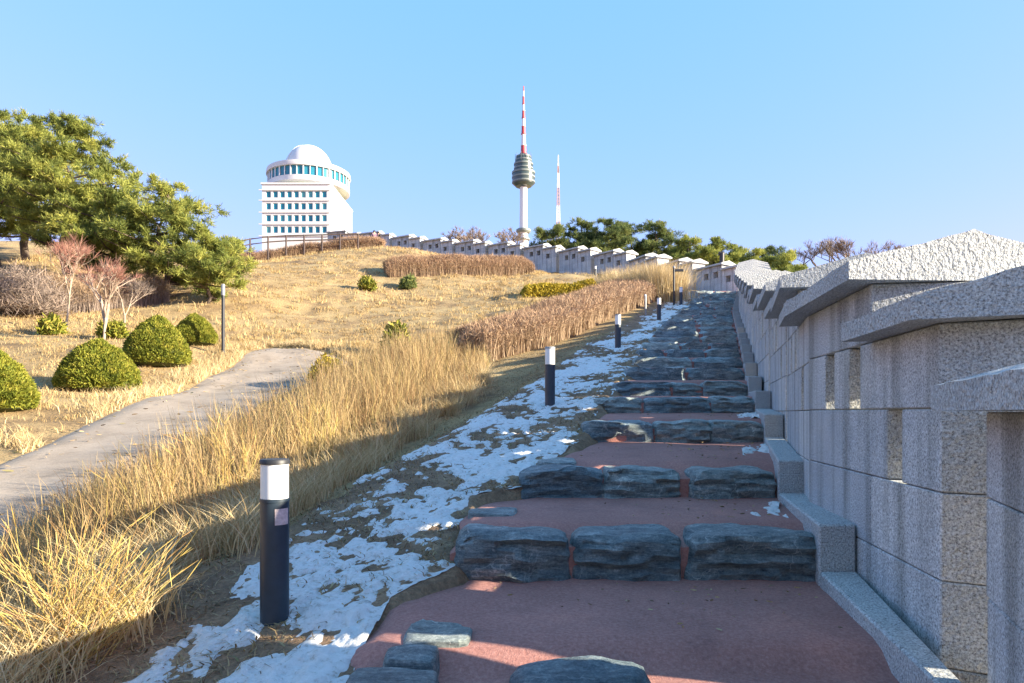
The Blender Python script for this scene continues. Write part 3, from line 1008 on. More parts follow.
# ------------------------------------------------------------------ bollard lights
def bollard(d, px, ztop_px, label, sticker=False, base=None):
    x = pxx(px, d); z = h1(x, d) if base is None else base
    top = (HY - ztop_px) * d / F
    h = top - z
    r = .083
    root = empty("bollard_light", (x, d, z))
    tag(root, label, "bollard", "bollard lights along the stair")
    hl = h - .245 * h if d < 8 else h - .30 * h
    mb = MB(); mb.lathe([(r * 1.0, -.25), (r, hl - .02), (r * 1.04, hl - .018), (r * 1.04, hl)], 40); mb.build("post", M['navy'], root, smooth=40)
    mb = MB(); mb.lathe([(r * .96, hl + .001), (r * .97, hl + .01), (r * .97, h - .03)], 40); mb.build("lamp_diffuser", M['lamp_white'], root, smooth=40)
    mb = MB(); mb.lathe([(r * 1.05, h - .029), (r * 1.05, h - .008), (r * .98, h)], 40); mb.build("lamp_cap", M['dark_metal'] if d < 8 else M['grey_metal'], root, smooth=40)
    if sticker:
        mb = MB()
        n = 10; vs = []; fs = []
        a0, a1 = R(-70), R(-10)
        for kk in range(n + 1):
            an = a0 + (a1 - a0) * kk / n
            for zz_ in (hl - .15, hl - .055): vs.append(((r + .0025) * math.cos(an), (r + .0025) * math.sin(an), zz_))
        for kk in range(n): fs.append((2 * kk, 2 * kk + 2, 2 * kk + 3, 2 * kk + 1))
        mb.add(vs, fs); mb.build("sticker", M['sticker'], root)
    return root


bollard(4.07, 274.5, 459, "nearest navy bollard with white lamp top and small pale sticker", True)
bollard(11.2, 550, 347, "navy bollard light standing on snow beside the fourth step, second from the viewer")
bollard(19.1, 618, 314.5, "navy bollard light beside the long brown hedge, third from the viewer")
bollard(28, 659, 298, "navy bollard light on snow by the thin grey post, fourth from the viewer")
bollard(34, 681, 287, "small navy bollard light next to the tall thin dark pole near the stair head")
bollard(52, 595.5, 266, "tiny pale bollard light far off at the foot of the distant wall")

# thin posts
x = pxx(674, 34.4); z = h1(x, 34.4)
root = empty("signpost", (x, 34.4, z)); tag(root, "tall thin dark pole with a short side arm near the top of the stair", "post")
mb = MB(); mb.tube([(0, 0, -.3), (0, 0, 1.85)], .05, 10); mb.build("pole", M['dark_metal'], root, smooth=40)
mb = MB(); mb.box(.04, .48, -.04, .04, 1.68, 1.80); mb.build("side_arm", M['dark_metal'], root, bevel=.01)
mb = MB(); mb.lathe([(.07, 1.85), (.075, 1.9), (.03, 1.96)], 12); mb.build("pole_cap", M['grey_metal'], root, smooth=40)
x = pxx(645.5, 30); z = h1(x, 30)
root = empty("marker_post", (x, 30, z)); tag(root, "thin grey marker post at the edge of the brown hedge", "post")
mb = MB(); mb.tube([(0, 0, -.3), (0, 0, .82)], .045, 10); mb.build("pole", M['grey_metal'], root, smooth=40)
mb = MB(); mb.lathe([(.05, .82), (.055, .86), (.02, .90)], 12); mb.build("pole_cap", M['lamp_white'], root, smooth=40)
p = at(223, 355, 27); z = h1(p.x, 27)
root = empty("lamp_post", (p.x, 27, z)); tag(root, "slim dark grey lamp post on the dry grass right of the round shrubs", "lamp post")
hh_ = (HY - 284) * 27 / F - z
mb = MB(); mb.tube([(0, 0, -.3), (0, 0, hh_ - .45)], .065, 12); mb.build("pole", M['dark_metal'], root, smooth=40)
mb = MB(); mb.lathe([(.075, hh_ - .45), (.075, hh_ - .06), (.05, hh_)], 12); mb.build("lamp_head", M['grey_metal'], root, smooth=40)
mb = MB(); mb.lathe([(.12, -.05), (.12, .03), (.07, .05)], 12); mb.build("base_plate", M['dark_metal'], root, smooth=40)
p = at(722, 262, 62); zb = h1(p.x, 62)
root = empty("utility_pole", (p.x, 62, zb)); tag(root, "short dark pole among the shrubs behind the wall", "pole")
ht = (HY - 253) * 62 / F - zb
mb = MB(); mb.tube([(0, 0, -.3), (0, 0, ht)], .22, 10); mb.build("pole", M['dark_metal'], root, smooth=40)
mb = MB(); mb.box(-.3, .22, -.15, .15, ht - .2, ht + .12); mb.build("camera_housing", M['dark_metal'], root, bevel=.04)

# ------------------------------------------------------------------ science building on the hill
bx0, bx1, by0, by1 = -76.9, -56.0, 210.0, 239.0
D0 = 210.0
def zy(py, d=D0): return (HY - py) * d / F
root = empty("science_building", (bx0, by0, 46)); 
tag(root, "white five storey building with a glazed round drum and dome on its roof", "building")
def sub(mb, name, m, parent=root, **k):
    o = mb.build(name, m, parent, **k)
    # shift to parent space
    o.data.transform(Matrix.Translation(-Vector(root.location)))
    return o
mb = MB()
floors = [(zy(200.2), zy(188.5)), (zy(212), zy(200.2)), (zy(224), zy(212)), (zy(236), zy(224))]
wall_top = zy(184.3)
winx = [bx0 + 1.95 + i * 2.15 for i in range(9)]
ww, wh = 1.5, 2.0
# front facade with real openings: piers and bands
T = .8
mb.box(bx0, bx1, by0 + T, by1, 40, wall_top)
rows_w = [zy(194.2), zy(206.2), zy(218.1), zy(229.6)]
zcur = [40.0] 
bands = []
lo = 40.0
for zc in sorted(rows_w):
    bands.append((lo, zc - wh / 2)); lo = zc + wh / 2
bands.append((lo, wall_top))
for a_, b_ in bands: mb.box(bx0, bx1, by0, by0 + T - .003, a_, b_)
for zc in rows_w:
    xs = [bx0] + [v for xx_ in winx for v in (xx_ - ww / 2, xx_ + ww / 2)] + [bx1]
    for i in range(0, len(xs), 2): mb.box(xs[i], xs[i + 1], by0, by0 + T - .003, zc - wh / 2 + .002, zc + wh / 2 - .002)
sub(mb, "wall", M['white_wall'])
mb = MB(); mb.box(bx0 - .35, bx1 + .25, by0 - .3, by1 + .2, wall_top + .003, wall_top + .5)
sub(mb, "roof_slab", M['white_wall'])
for zf in [zy(190), zy(200.4), zy(212.3), zy(224.2), zy(236)]:
    mb = MB(); mb.box(bx0 - .9, bx1 + .05, by0 - .32, by0 - .004, zf - .14, zf + .14)
    sub(mb, "floor_band", M['white_wall'])
for zc in rows_w:
    for xx_ in winx:
        mb = MB(); 
        a_, b_, c_, d_ = xx_ - ww / 2, xx_ + ww / 2, zc - wh / 2, zc + wh / 2
        fr = .07
        mb.box(a_, b_, by0 + .2, by0 + .35, c_ + .004, c_ + fr); mb.box(a_, b_, by0 + .2, by0 + .35, d_ - fr, d_ - .004)
        mb.box(a_ + .003, a_ + fr, by0 + .2, by0 + .35, c_ + fr, d_ - fr); mb.box(b_ - fr, b_ - .003, by0 + .2, by0 + .35, c_ + fr, d_ - fr)
        wf = sub(mb, "window", M['frame_white'])
        mb = MB(); mb.box(a_ + fr, b_ - fr, by0 + .25, by0 + .30, c_ + fr, d_ - fr)
        sub(mb, "pane", M['glass'], wf)
# side facade: faint panel bands
for zf in [zy(200.4), zy(212.3), zy(224.2)]:
    mb = MB(); mb.box(bx1 + .006, bx1 + .12, by0 + .6, by1 - .4, zf - .1, zf + .1); sub(mb, "side_band", M['white_wall'])
# drum
cx_, cy_ = -66.6, 224.0
def zd(py, d=224.0): return (HY - py) * d / F
Rr = 13.0
z_w0, z_w1 = 73.7, 76.7
mb = MB(); mb.lathe([(9.2, wall_top + .5), (9.6, wall_top + .6), (Rr - .8, z_w0 - 1.9)], 72, (cx_, cy_)); sub(mb, "drum_soffit", M['soffit'], smooth=30)
mb = MB(); mb.lathe([(Rr - .8, z_w0 - 1.898), (Rr, z_w0 - 1.5), (Rr, z_w0)], 72, (cx_, cy_)); sub(mb, "drum_wall", M['white_wall'], smooth=30)
mb = MB(); mb.lathe([(Rr + .25, z_w1), (Rr + .35, z_w1 + .3), (Rr + .2, z_w1 + 1.5), (Rr - 1.5, z_w1 + 1.7), (8.0, z_w1 + 1.9)], 72, (cx_, cy_)); sub(mb, "drum_cornice", M['white_wall'], smooth=30)
mb = MB(); mb.lathe([(Rr - .45, z_w0 + .002), (Rr - .45, z_w1 - .002)], 72, (cx_, cy_)); sub(mb, "drum_glazing", M['glass'], smooth=30)
mb = MB()
for k in range(40):
    an = 2 * math.pi * k / 40
    c = Vector((cx_ + (Rr - .2) * math.cos(an), cy_ + (Rr - .2) * math.sin(an), 0))
    wdt = .17 if k % 2 else .10
    tx, ty = -math.sin(an), math.cos(an); nx2, ny2 = math.cos(an), math.sin(an)
    vs = []
    for zz_ in (z_w0 + .003, z_w1 - .003):
        for s1, s2 in ((-1, -1), (1, -1), (1, 1), (-1, 1)):
            vs.append((c.x + tx * wdt * s1 + nx2 * .14 * s2, c.y + ty * wdt * s1 + ny2 * .14 * s2, zz_))
    mb.add(vs, [(0, 3, 2, 1), (4, 5, 6, 7), (0, 1, 5, 4), (1, 2, 6, 5), (2, 3, 7, 6), (3, 0, 4, 7)])
sub(mb, "drum_mullions", M['frame_white'])
# dome
mb = MB()
zb_ = z_w1 + 2.0; rd = 7.5; hd = 8.2
mb.lathe([(rd, zb_ - .3), (rd, zb_ + .5)] + [(rd * math.cos(R(a_)), zb_ + .5 + hd * math.sin(R(a_))) for a_ in range(6, 90, 6)] + [(.05, zb_ + .5 + hd)], 64, (cx_, cy_))
sub(mb, "dome", M['white_dome'], smooth=30)
mb = MB()
for k in range(2):
    a_ = R(200 + k * 26)
    mb.tube([(cx_ + (rd + .06) * math.cos(R(e)) * math.cos(a_), cy_ + (rd + .06) * math.cos(R(e)) * math.sin(a_), zb_ + .5 + (hd + .06) * math.sin(R(e))) for e in range(0, 90, 8)], .10, 6)
sub(mb, "dome_shutter_rail", M['white_wall'])

# ------------------------------------------------------------------ communication tower and mast
DT = 1040.0
def ztw(py): return (HY - py) * DT / F
tx_ = (523.5 - 512) * DT / F
root = empty("communication_tower", (tx_, DT, ztw(252)))
tag(root, "tall communication tower with round observation pod and red and white antenna", "tower")
base = ztw(252)
def tz(py): return ztw(py) - base
mb = MB(); mb.lathe([(7.2, -30), (7.0, tz(245)), (6.2, tz(228)), (5.6, tz(205)), (5.5, tz(186))], 32); mb.build("shaft", M['tower_white'], root, smooth=30)
mb = MB(); mb.lathe([(9.5, tz(233)), (11.3, tz(231.5)), (11.3, tz(229.8)), (9.5, tz(229))], 32); mb.build("shaft_gallery", M['tower_band'], root, smooth=30)
mb = MB(); mb.lathe([(8.4, tz(240.5)), (9.8, tz(240)), (9.8, tz(238.8)), (8.4, tz(238.5))], 32); mb.build("shaft_gallery", M['tower_band'], root, smooth=30)
mb = MB(); mb.lathe([(6, tz(187.2)), (12, tz(186.6)), (16.4, tz(184)), (17.2, tz(180)), (17.2, tz(174)), (16.4, tz(171.5)), (14.2, tz(170.5)), (14.0, tz(163)), (12.5, tz(162)), (11.5, tz(157)), (7.5, tz(155)), (4, tz(153.5))], 40)
mb.build("observation_pod", M['tower_glass'], root, smooth=25)
for (r_, ya, yb) in [(17.6, 183.2, 181.6), (17.8, 178.6, 177.0), (17.8, 174.2, 172.2), (14.7, 169.5, 168.2), (14.7, 165.5, 163.8), (12.6, 161.3, 160.0), (11.6, 157.8, 156.4)]:
    mb = MB(); mb.lathe([(r_ - 2, tz(ya) ), (r_, tz(ya) + .1), (r_, tz(yb)), (r_ - 2, tz(yb) + .1)], 40); mb.build("pod_band", M['tower_band'], root, smooth=25)
for k in range(10):
    an = 2 * math.pi * k / 10
    mb = MB(); mb.tube([(12.5 * math.cos(an), 12.5 * math.sin(an), tz(162)), (12.5 * math.cos(an), 12.5 * math.sin(an), tz(154))], .35, 5); mb.build("pod_aerial", M['tower_band'], root)
ant = [(154, 146, 4.4, 'tower_red'), (146, 134.5, 3.5, 'tower_white'), (134.5, 126.5, 3.2, 'tower_red'), (126.5, 118.5, 2.6, 'tower_white'), (118.5, 111, 2.4, 'tower_red'),
       (111, 104.5, 1.9, 'tower_white'), (104.5, 96.5, 1.8, 'tower_red'), (96.5, 91, 1.3, 'tower_white'), (91, 86, .9, 'tower_red')]
for ya, yb, r_, mm in ant:
    mb = MB(); mb.lathe([(r_ * 1.25, tz(ya) + .05), (r_ * 1.25, tz(ya) + 1.2), (r_, tz(ya) + 1.5), (r_ * .88, tz(yb))], 14); mb.build("antenna_section", M[mm], root, smooth=30)

DM = 1060.0
mx_ = (558.2 - 512) * DM / F
zb_ = (HY - 252) * DM / F
root = empty("lattice_mast", (mx_, DM, zb_))
tag(root, "slender red and white lattice mast right of the round podded tower", "mast")
def mz(py): return (HY - py) * DM / F - zb_
yl = [(252, 222, 'mast_red', 3.4, 2.5), (222, 206, 'tower_white', 2.5, 2.1), (206, 188, 'mast_red', 2.1, 1.7), (188, 173, 'tower_white', 1.6, 1.1), (173, 166, 'mast_red', 1.1, .8), (166, 155, 'tower_white', .7, .3)]
for ya, yb, mm, ra, rb in yl:
    mb = MB(); za, zc = mz(ya), mz(yb); n = 5
    for sx, sy in ((1, 1), (1, -1), (-1, -1), (-1, 1)): mb.tube([(sx * ra, sy * ra, za), (sx * rb, sy * rb, zc)], .36, 4)
    for k in range(n):
        f0, f1 = k / n, (k + 1) / n
        r0, r1 = ra + (rb - ra) * f0, ra + (rb - ra) * f1; z0_, z1_ = za + (zc - za) * f0, za + (zc - za) * f1
        cs = [(1, 1), (1, -1), (-1, -1), (-1, 1)]
        for q in range(4):
            a_, b_ = cs[q], cs[(q + 1) % 4]
            mb.tube([(a_[0] * r0, a_[1] * r0, z0_), (b_[0] * r1, b_[1] * r1, z1_)], .22, 4)
            mb.tube([(b_[0] * r0, b_[1] * r0, z0_), (a_[0] * r1, a_[1] * r1, z1_)], .22, 4)
            mb.tube([(a_[0] * r1, a_[1] * r1, z1_), (b_[0] * r1, b_[1] * r1, z1_)], .25, 4)
    mb.build("mast_section", M[mm], root)
# ------------------------------------------------------------------ trees
def rand_dirs(g, n, up=0.0):
    v = g.normal(size=(n, 3)); v[:, 2] += up
    return v / np.linalg.norm(v, axis=1)[:, None]


def pine(x, y, h, rad, seed, label, needle=.26, dens=1.0, start=.18, group="pine trees on the left hillside", mat='pine', name="pine_tree", lean=0.0, flat=.45, fill=1.12):
    g = np.random.default_rng(seed)
    z = h1(x, y) - .1
    root = empty(name, (x, y, z))
    tag(root, label, "tree", group)
    mb = MB()
    npt = 9
    tp = [Vector((lean * (i / (npt - 1)) ** 1.5 + .25 * math.sin(i * 1.3 + seed), .25 * math.cos(i * 1.1 + seed), h * .97 * i / (npt - 1))) for i in range(npt)]
    tr = [max(.03, .028 * h * (1 - .92 * i / (npt - 1))) for i in range(npt)]
    mb.tube(tp, tr, 9)
    def trunk(f):
        k = f * (npt - 1); i = min(int(k), npt - 2); return tp[i].lerp(tp[i + 1], k - i)
    pads = []
    nb = int(26 * dens ** .5 + h * 1.6)
    for k in range(nb):
        f = start + (1 - start) * (k + g.random()) / nb
        b0 = trunk(min(f, .99))
        env = math.sin(math.pi * min(1, (.25 + .75 * (f - start) / (1 - start)))) ** .8 if f < .99 else .1
        env = (1 - ((f - start) / (1 - start)) ** 2.0) ** .55 * (.55 + .45 * min(1, (f - start) * 5))
        ln = rad * env * g.uniform(.65, 1.12) + .25
        an = g.random() * 2 * math.pi
        dr = Vector((math.cos(an), math.sin(an), g.uniform(-.02, .35) + .5 * max(0, f - .75)))
        e = b0 + dr * ln
        mid = b0.lerp(e, .5) + Vector((0, 0, -.06 * ln))
        r0 = max(.02, .011 * h * (1 - f) + .025)
        mb.tube([b0, mid, e], [r0, r0 * .65, r0 * .25], 5, cap=False)
        np_ = max(2, int(ln * 2.1 * fill))
        for q in range(np_):
            s_ = .28 + .72 * (q + .6) / np_
            c = b0.lerp(mid, s_ * 2) if s_ < .5 else mid.lerp(e, s_ * 2 - 1)
            off = g.normal(size=3) * .28 * ln * .5 * np.array([1, 1, .25])
            pads.append((c.x + off[0], c.y + off[1], c.z + abs(off[2]) + .05, (.17 * ln + .24) * fill))
    mb.build("trunk", M['bark'], root, smooth=50)
    pads = np.array(pads)
    per = int(190 * dens)
    N = len(pads) * per
    c = np.repeat(pads[:, :3], per, 0); sz = np.repeat(pads[:, 3], per)
    # short twigs in each pad; needles grow on the twigs
    nt_ = 7
    td = rand_dirs(g, len(pads) * nt_, .5); td[:, 2] *= .6
    tb = np.repeat(pads[:, :3], nt_, 0); tl = np.repeat(pads[:, 3], nt_) * g.uniform(.5, 1.15, len(pads) * nt_)
    pick = np.repeat(np.arange(len(pads)) * nt_, per) + g.integers(0, nt_, N)
    f = g.random(N) ** .7
    ctr = tb[pick] + td[pick] * (tl[pick] * f)[:, None] * np.array([1, 1, flat * 1.8])
    ctr += g.normal(size=(N, 3)) * .05
    dr = rand_dirs(g, N, .6) * .8 + td[pick] * .7
    dr /= np.linalg.norm(dr, axis=1)[:, None]
    ln = needle * g.uniform(.6, 1.3, N); wd = needle * .12 * g.uniform(.7, 1.4, N)
    prn = g.random(len(pads)); rn = np.clip(.55 * np.repeat(prn, per) + .45 * g.random(N), 0, 1)
    V, Q, rv = shards(ctr, dr, ln, wd, rn, g)
    np_mesh("crown", V, Q, rv, M[mat], root)
    return root


PXY = lambda px, d: pxx(px, d)
pines = [
    (-8, 44, 108, 4.6, 1.35, "tallest pine at the left edge, its yellow green crown cut by the frame"),
    (68, 42, 118, 3.9, 1.3, "broad tall pine with bluish top, right of the one cut by the frame"),
    (28, 47, 120, 3.6, 1.0, "pine filling the gap between the two tallest ones, set further back"),
    (112, 40, 163, 3.3, 1.1, "middle sized pine spreading below the broad tall one"),
    (163, 39, 180, 3.1, 1.2, "pine with layered branches and a pointed top, before the sky"),
    (205, 37.5, 232, 2.3, 1.0, "low bushy pine at the right end of the group, nearest the fence"),
]
for i, (px, d, ptop, rad, dens, lab) in enumerate(pines):
    x = pxx(px, d); zt = (HY - ptop) * d / F
    h = zt - h1(x, d) + .1
    pine(x, d, h, rad, 20 + i, lab, dens=dens, start=.12 if i > 2 else .2, needle=.25)

bk = [(552, 74, 225, 2.6), (580, 76, 221, 3.2), (607, 74, 219, 3.2), (630, 78, 222, 3.2), (657, 76, 223, 3.0), (690, 72, 236, 2.9), (712, 68, 239, 2.6), (733, 74, 245, 2.6)]
bl = ["dark green pine behind the distant wall, leftmost of its row beside the mast", "pine behind the distant wall, second from the mast", "tallest pine behind the distant wall, third from the mast",
      "pine behind the distant wall, left of the one with a ragged top", "ragged topped pine behind the distant wall, right end of the tall ones",
      "low rounded green tree behind the wall, right of the ragged topped pine", "yellowish green shrub like tree behind the wall near the dark pole", "small green tree behind the wall, right of the dark pole"]
for i, (px, d, ptop, rad) in enumerate(bk):
    x = pxx(px, d); h = (HY - ptop) * d / F - h1(x, d) + .1
    pine(x, d, h, rad * 1.15, 60 + i, bl[i], needle=.30, dens=1.1, start=.04, fill=1.45, group="evergreens behind the distant wall", mat='pine_dark' if i < 5 else 'pine')
for i, (px, d, ptop, rad, lab) in enumerate([(755, 62, 250, 2.4, "green pine seen over the stair wall, left one"), (783, 60, 254, 2.5, "green pine seen over the stair wall, next to the bare trees"), (770, 66, 247, 2.2, "bluish pine behind the two green ones over the stair wall")]):
    x = pxx(px, d); h = (HY - ptop) * d / F - h1(x, d) + .1
    pine(x, d, h, rad, 80 + i, lab, needle=.28, dens=.9, start=.1, fill=1.4, group="evergreens over the stair wall", mat='pine' if i < 2 else 'pine_dark')


def bare_tree(x, y, h, spread, seed, label, mat_t, mat_c, group, levels=4, r0=None, fork=.3, twigs=6, name="bare_tree", tw_w=1.0, z=None, width=None, straight=False):
    g = random.Random(seed)
    z = h1(x, y) - .1 if z is None else z
    root = empty(name, (x, y, z)); tag(root, label, "tree", group)
    tk = MB(); r0 = r0 or .022 * h
    tips = []; segs = []
    def grow(p, d, ln, r, lv):
        bend = Vector((g.uniform(-.25, .25), g.uniform(-.25, .25), .1)) * (.2 if straight and lv == 0 else 1)
        m1 = p + d * ln * .5; e = p + (d + bend * .5).normalized() * ln
        tk.tube([p, m1, e], [r, r * .85, r * .68], 6 if lv < 2 else 4, cap=False)
        if lv >= 2: segs.append((p, e))
        if lv == levels:
            tips.append((e, (e - p).normalized())); return
        n = g.choice([2, 3, 3]) if lv else g.choice([2, 3])
        for k in range(n):
            a_ = g.uniform(0, 2 * math.pi); s_ = g.uniform(.45, .95) * spread
            q = (d + Vector((math.cos(a_) * s_, math.sin(a_) * s_, g.uniform(.0, .35)))).normalized()
            grow(e if k < 2 else m1.lerp(e, .5), q, ln * g.uniform(.62, .85), r * .62, lv + 1)
    grow(Vector((0, 0, 0)), Vector((g.uniform(-.1, .1), g.uniform(-.1, .1), 1)).normalized() if not straight else Vector((.03, .02, 1)), h * fork, r0, 0)
    zmax = max(e.z for e, _ in tips)
    sc = h * .93 / zmax
    rmax = max(math.hypot(e.x, e.y) for e, _ in tips)
    wr = (width or rmax) / rmax
    tk.v = [(vx * wr, vy * wr, vz * sc) if vz > h * fork * .9 else (vx, vy, vz * sc) for vx, vy, vz in tk.v]
    tk.build("trunk", M[mat_t], root, smooth=60)
    C_ = []; D_ = []
    for e, d in tips:
        for k in range(twigs):
            C_.append((e.x * wr, e.y * wr, e.z * sc)); v = d + Vector((g.uniform(-.7, .7), g.uniform(-.7, .7), g.uniform(-.15, .6))); D_.append(v.normalized())
    for p, e in segs:
        for k in range(max(1, twigs // 2)):
            q = p.lerp(e, g.random()); C_.append((q.x * wr, q.y * wr, q.z * sc)); D_.append((Vector((g.uniform(-1, 1), g.uniform(-1, 1), g.uniform(0, 1.2)))).normalized())
    C_ = np.array(C_); D_ = np.array([tuple(v) for v in D_]); N = len(C_)
    gg = np.random.default_rng(seed)
    V, Q, rv = shards(C_, D_, h * .12 * gg.uniform(.5, 1.2, N), np.full(N, .0055 * h * tw_w), None, gg)
    np_mesh("crown", V, Q, rv, M[mat_c], root)
    return root


for i, (px, py, d, ptop, sp, lab, mc) in enumerate([
        (66, 332, 30, 232, .8, "small bare tree with reddish twigs and pale trunk, left one of three", 'twig_red'),
        (104, 340, 27, 258, .85, "small bare tree forking low with a pale trunk, between the other two", 'twig_red'),
        (124, 336, 29, 262, .6, "thin leaning bare sapling right of the low forking one", 'twig_grey')]):
    x = pxx(px, d); zb2 = h1(x, d); h = (HY - ptop) * d / F - zb2
    bare_tree(x, d, h, sp, 5 + i, lab, 'pale_bark', mc, "young bare trees below the pines", levels=4, r0=.055, fork=[.40, .2, .34][i], twigs=16, width=[1.9, 1.5, 1.0][i], tw_w=.4, straight=True)
gg_ = random.Random(4)
k = 0
far_lab_l = ["leftmost bare tree on the far ridge left of the tower", "bare tree on the far ridge, second of the cluster left of the tower", "bare tree on the far ridge, third of the cluster left of the tower", "bare tree on the far ridge, fourth of the cluster left of the tower",
             "bare tree on the far ridge close to the tower shaft", "rightmost bare tree on the far ridge before the tower foot"]
for px, ptop in [(452, 233), (464, 229), (478, 228.5), (492, 230), (505, 231), (516, 232)]:
    d = gg_.uniform(150, 185); x = pxx(px, d); zz_ = (HY - 262) * d / F; h = (HY - ptop) * d / F - zz_
    bare_tree(x, d, h, 1.15, 40 + k, far_lab_l[k], 'bark', 'twig_grey', "bare trees on the ridge left of the tower", levels=4, fork=.25, twigs=12, tw_w=1.3, width=4.6, z=h1(x, d) if h1(x, d) < zz_ else zz_)
    k += 1
far_lab_r = ["bare tree over the wall, left one of five", "bare tree over the wall, second of five", "tallest bare tree over the wall in the middle of five", "bare tree over the wall, fourth of five", "low bare tree over the wall, right one of five"]
for j, (px, ptop) in enumerate([(800, 248), (820, 241), (838, 238.5), (857, 238), (876, 241)]):
    d = gg_.uniform(88, 105); x = pxx(px, d); zz_ = h1(x, d); h = (HY - ptop) * d / F - zz_
    bare_tree(x, d, h, 1.0, 70 + j, far_lab_r[j], 'bark', 'twig_grey', "bare trees seen over the stair wall", levels=4, fork=.3, twigs=12, tw_w=.9, width=3.6)


# ------------------------------------------------------------------ clipped shrubs
def ball_shrub(px, base_py, d, wpx, ttop, seed, label):
    g = np.random.default_rng(seed)
    x = pxx(px, d); z = h1(x, d); r = wpx * d / F / 2
    h = (HY - ttop) * d / F - z
    root = empty("ball_shrub", (x, d, z)); tag(root, label, "shrub", "clipped round shrubs beside the footpath")
    def rad(th):  # profile: widest low
        return r * np.clip(np.sin(th) ** .75, 0, 1)
    n = 26; m2 = 40; mb = MB(); prof = []
    for i in range(n + 1):
        th = math.pi * .5 * i / n * .999
        q_ = i / n; prof.append((max(.01, r * .93 * (1 - q_ ** 1.75) ** .72 * (1 - .12 * (1 - q_) ** 6)), h * .96 * q_ + .02))
    prof = [(r * .55, -.1), (r * .84, .0)] + prof
    mb.lathe(prof, m2)
    nv = []
    for p in mb.v:
        q = Vector(p); k_ = mnoise.noise(q * 3.2 + Vector((seed, 0, 0))) * .05
        nv.append(tuple(q * (1 + k_)))
    mb.v = nv
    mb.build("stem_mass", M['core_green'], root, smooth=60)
    N = 22000
    q_ = g.random(N) ** 1.1; an = g.random(N) * 2 * np.pi; th = q_ * 1.45
    rr = r * (1 - q_ ** 1.75) ** .72 * (1 - .12 * (1 - q_) ** 6) * (.93 + .07 * g.random(N))
    lump = 1 + .07 * (fbm(an * 3.0 + seed, th * 6 + seed, 3) - .5) * 2
    P = np.stack([rr * np.cos(an) * lump, rr * np.sin(an) * lump, h * q_ * (.95 + .05 * g.random(N)) * lump + .02], 1)
    nrm = np.stack([np.cos(an) * np.cos(th), np.sin(an) * np.cos(th), np.sin(th)], 1)
    dr = nrm * .7 + rand_dirs(g, N, .5) * .75; dr /= np.linalg.norm(dr, axis=1)[:, None]
    rn = np.clip(.5 * fbm(an * 2.5 * 2 + seed, th * 9, 3) * 1.6 - .2 + .55 * g.random(N), 0, 1)
    V, Q, rv = shards(P - dr * .03, dr, .095 * g.uniform(.6, 1.3, N), .030 * g.uniform(.7, 1.3, N), rn, g)
    np_mesh("foliage", V, Q, rv, M['ball'], root)


ball_shrub(-12, 410, 15.5, 88, 350, 1, "clipped round green shrub cut off by the left edge of the photo")
ball_shrub(98, 388, 20, 80, 341, 2, "clipped round green shrub in front, left of the two behind it")
ball_shrub(157, 363, 24, 66, 317, 3, "large domed clipped shrub between the front one and the smallest")
ball_shrub(195, 345, 28, 44, 315, 4, "smallest clipped round shrub, nearest the lamp post")


def tuft_shrub(px, py, d, w, h, mat, seed, label, n=1400, group=None, cat="shrub", name="shrub", leaf=.16, depth=None, wr=.3):
    g = np.random.default_rng(seed)
    x = pxx(px, d); z = h1(x, d)
    root = empty(name, (x, d, z)); tag(root, label, cat, group)
    depth = depth or w
    v = rand_dirs(g, n, .3); rr = g.random(n) ** .5
    P = np.stack([v[:, 0] * rr * w / 2, v[:, 1] * rr * depth / 2, np.abs(v[:, 2]) * rr * h + .03], 1)
    lum = fbm(P[:, 0] * 2.2 + seed, P[:, 1] * 2.2, 3); P[:, 2] *= .55 + .9 * lum
    dr = rand_dirs(g, n, .7)
    V, Q, rv = shards(P, dr, leaf * g.uniform(.6, 1.4, n), leaf * wr * g.uniform(.7, 1.4, n), None, g)
    np_mesh("foliage", V, Q, rv, M[mat], root)
    mb = MB()
    for k in range(8):
        a_ = g.random() * 6.28; mb.tube([(0, 0, -.1), (math.cos(a_) * w * .25, math.sin(a_) * depth * .25, h * .5)], [.03, .01], 5)
    mb.build("stems", M['bark'], root)


tuft_shrub(367, 291, 45, 1.25, .95, 'ball', 5, "small bright green shrub alone on the dry slope below the upper hedge", leaf=.2)
tuft_shrub(408, 287, 47, 1.3, 1.0, 'pine_dark', 6, "small dark shrub at the left foot of the upper hedge", leaf=.2)
tuft_shrub(396, 345, 28, 1.2, 1.15, 'ball', 7, "small spiky green shrub where the slope meets the tall grass", leaf=.22)
tuft_shrub(328, 380, 21.8, 1.3, .75, 'gold', 8, "small golden shrub at the far edge of the footpath", leaf=.12, n=2200)
tuft_shrub(52, 326, 29, 1.1, .75, 'ball', 9, "small green bush left of the pale trunk under the red twigs", leaf=.2)
tuft_shrub(112, 337, 27.6, 1.1, .7, 'ball', 10, "small green bush behind the low forking bare tree", leaf=.2)
tuft_shrub(22, 292, 33, 4.2, 1.9, 'twig_grey', 11, "pale bare twiggy bush at the left edge under the pines", n=9000, leaf=.5, wr=.04)


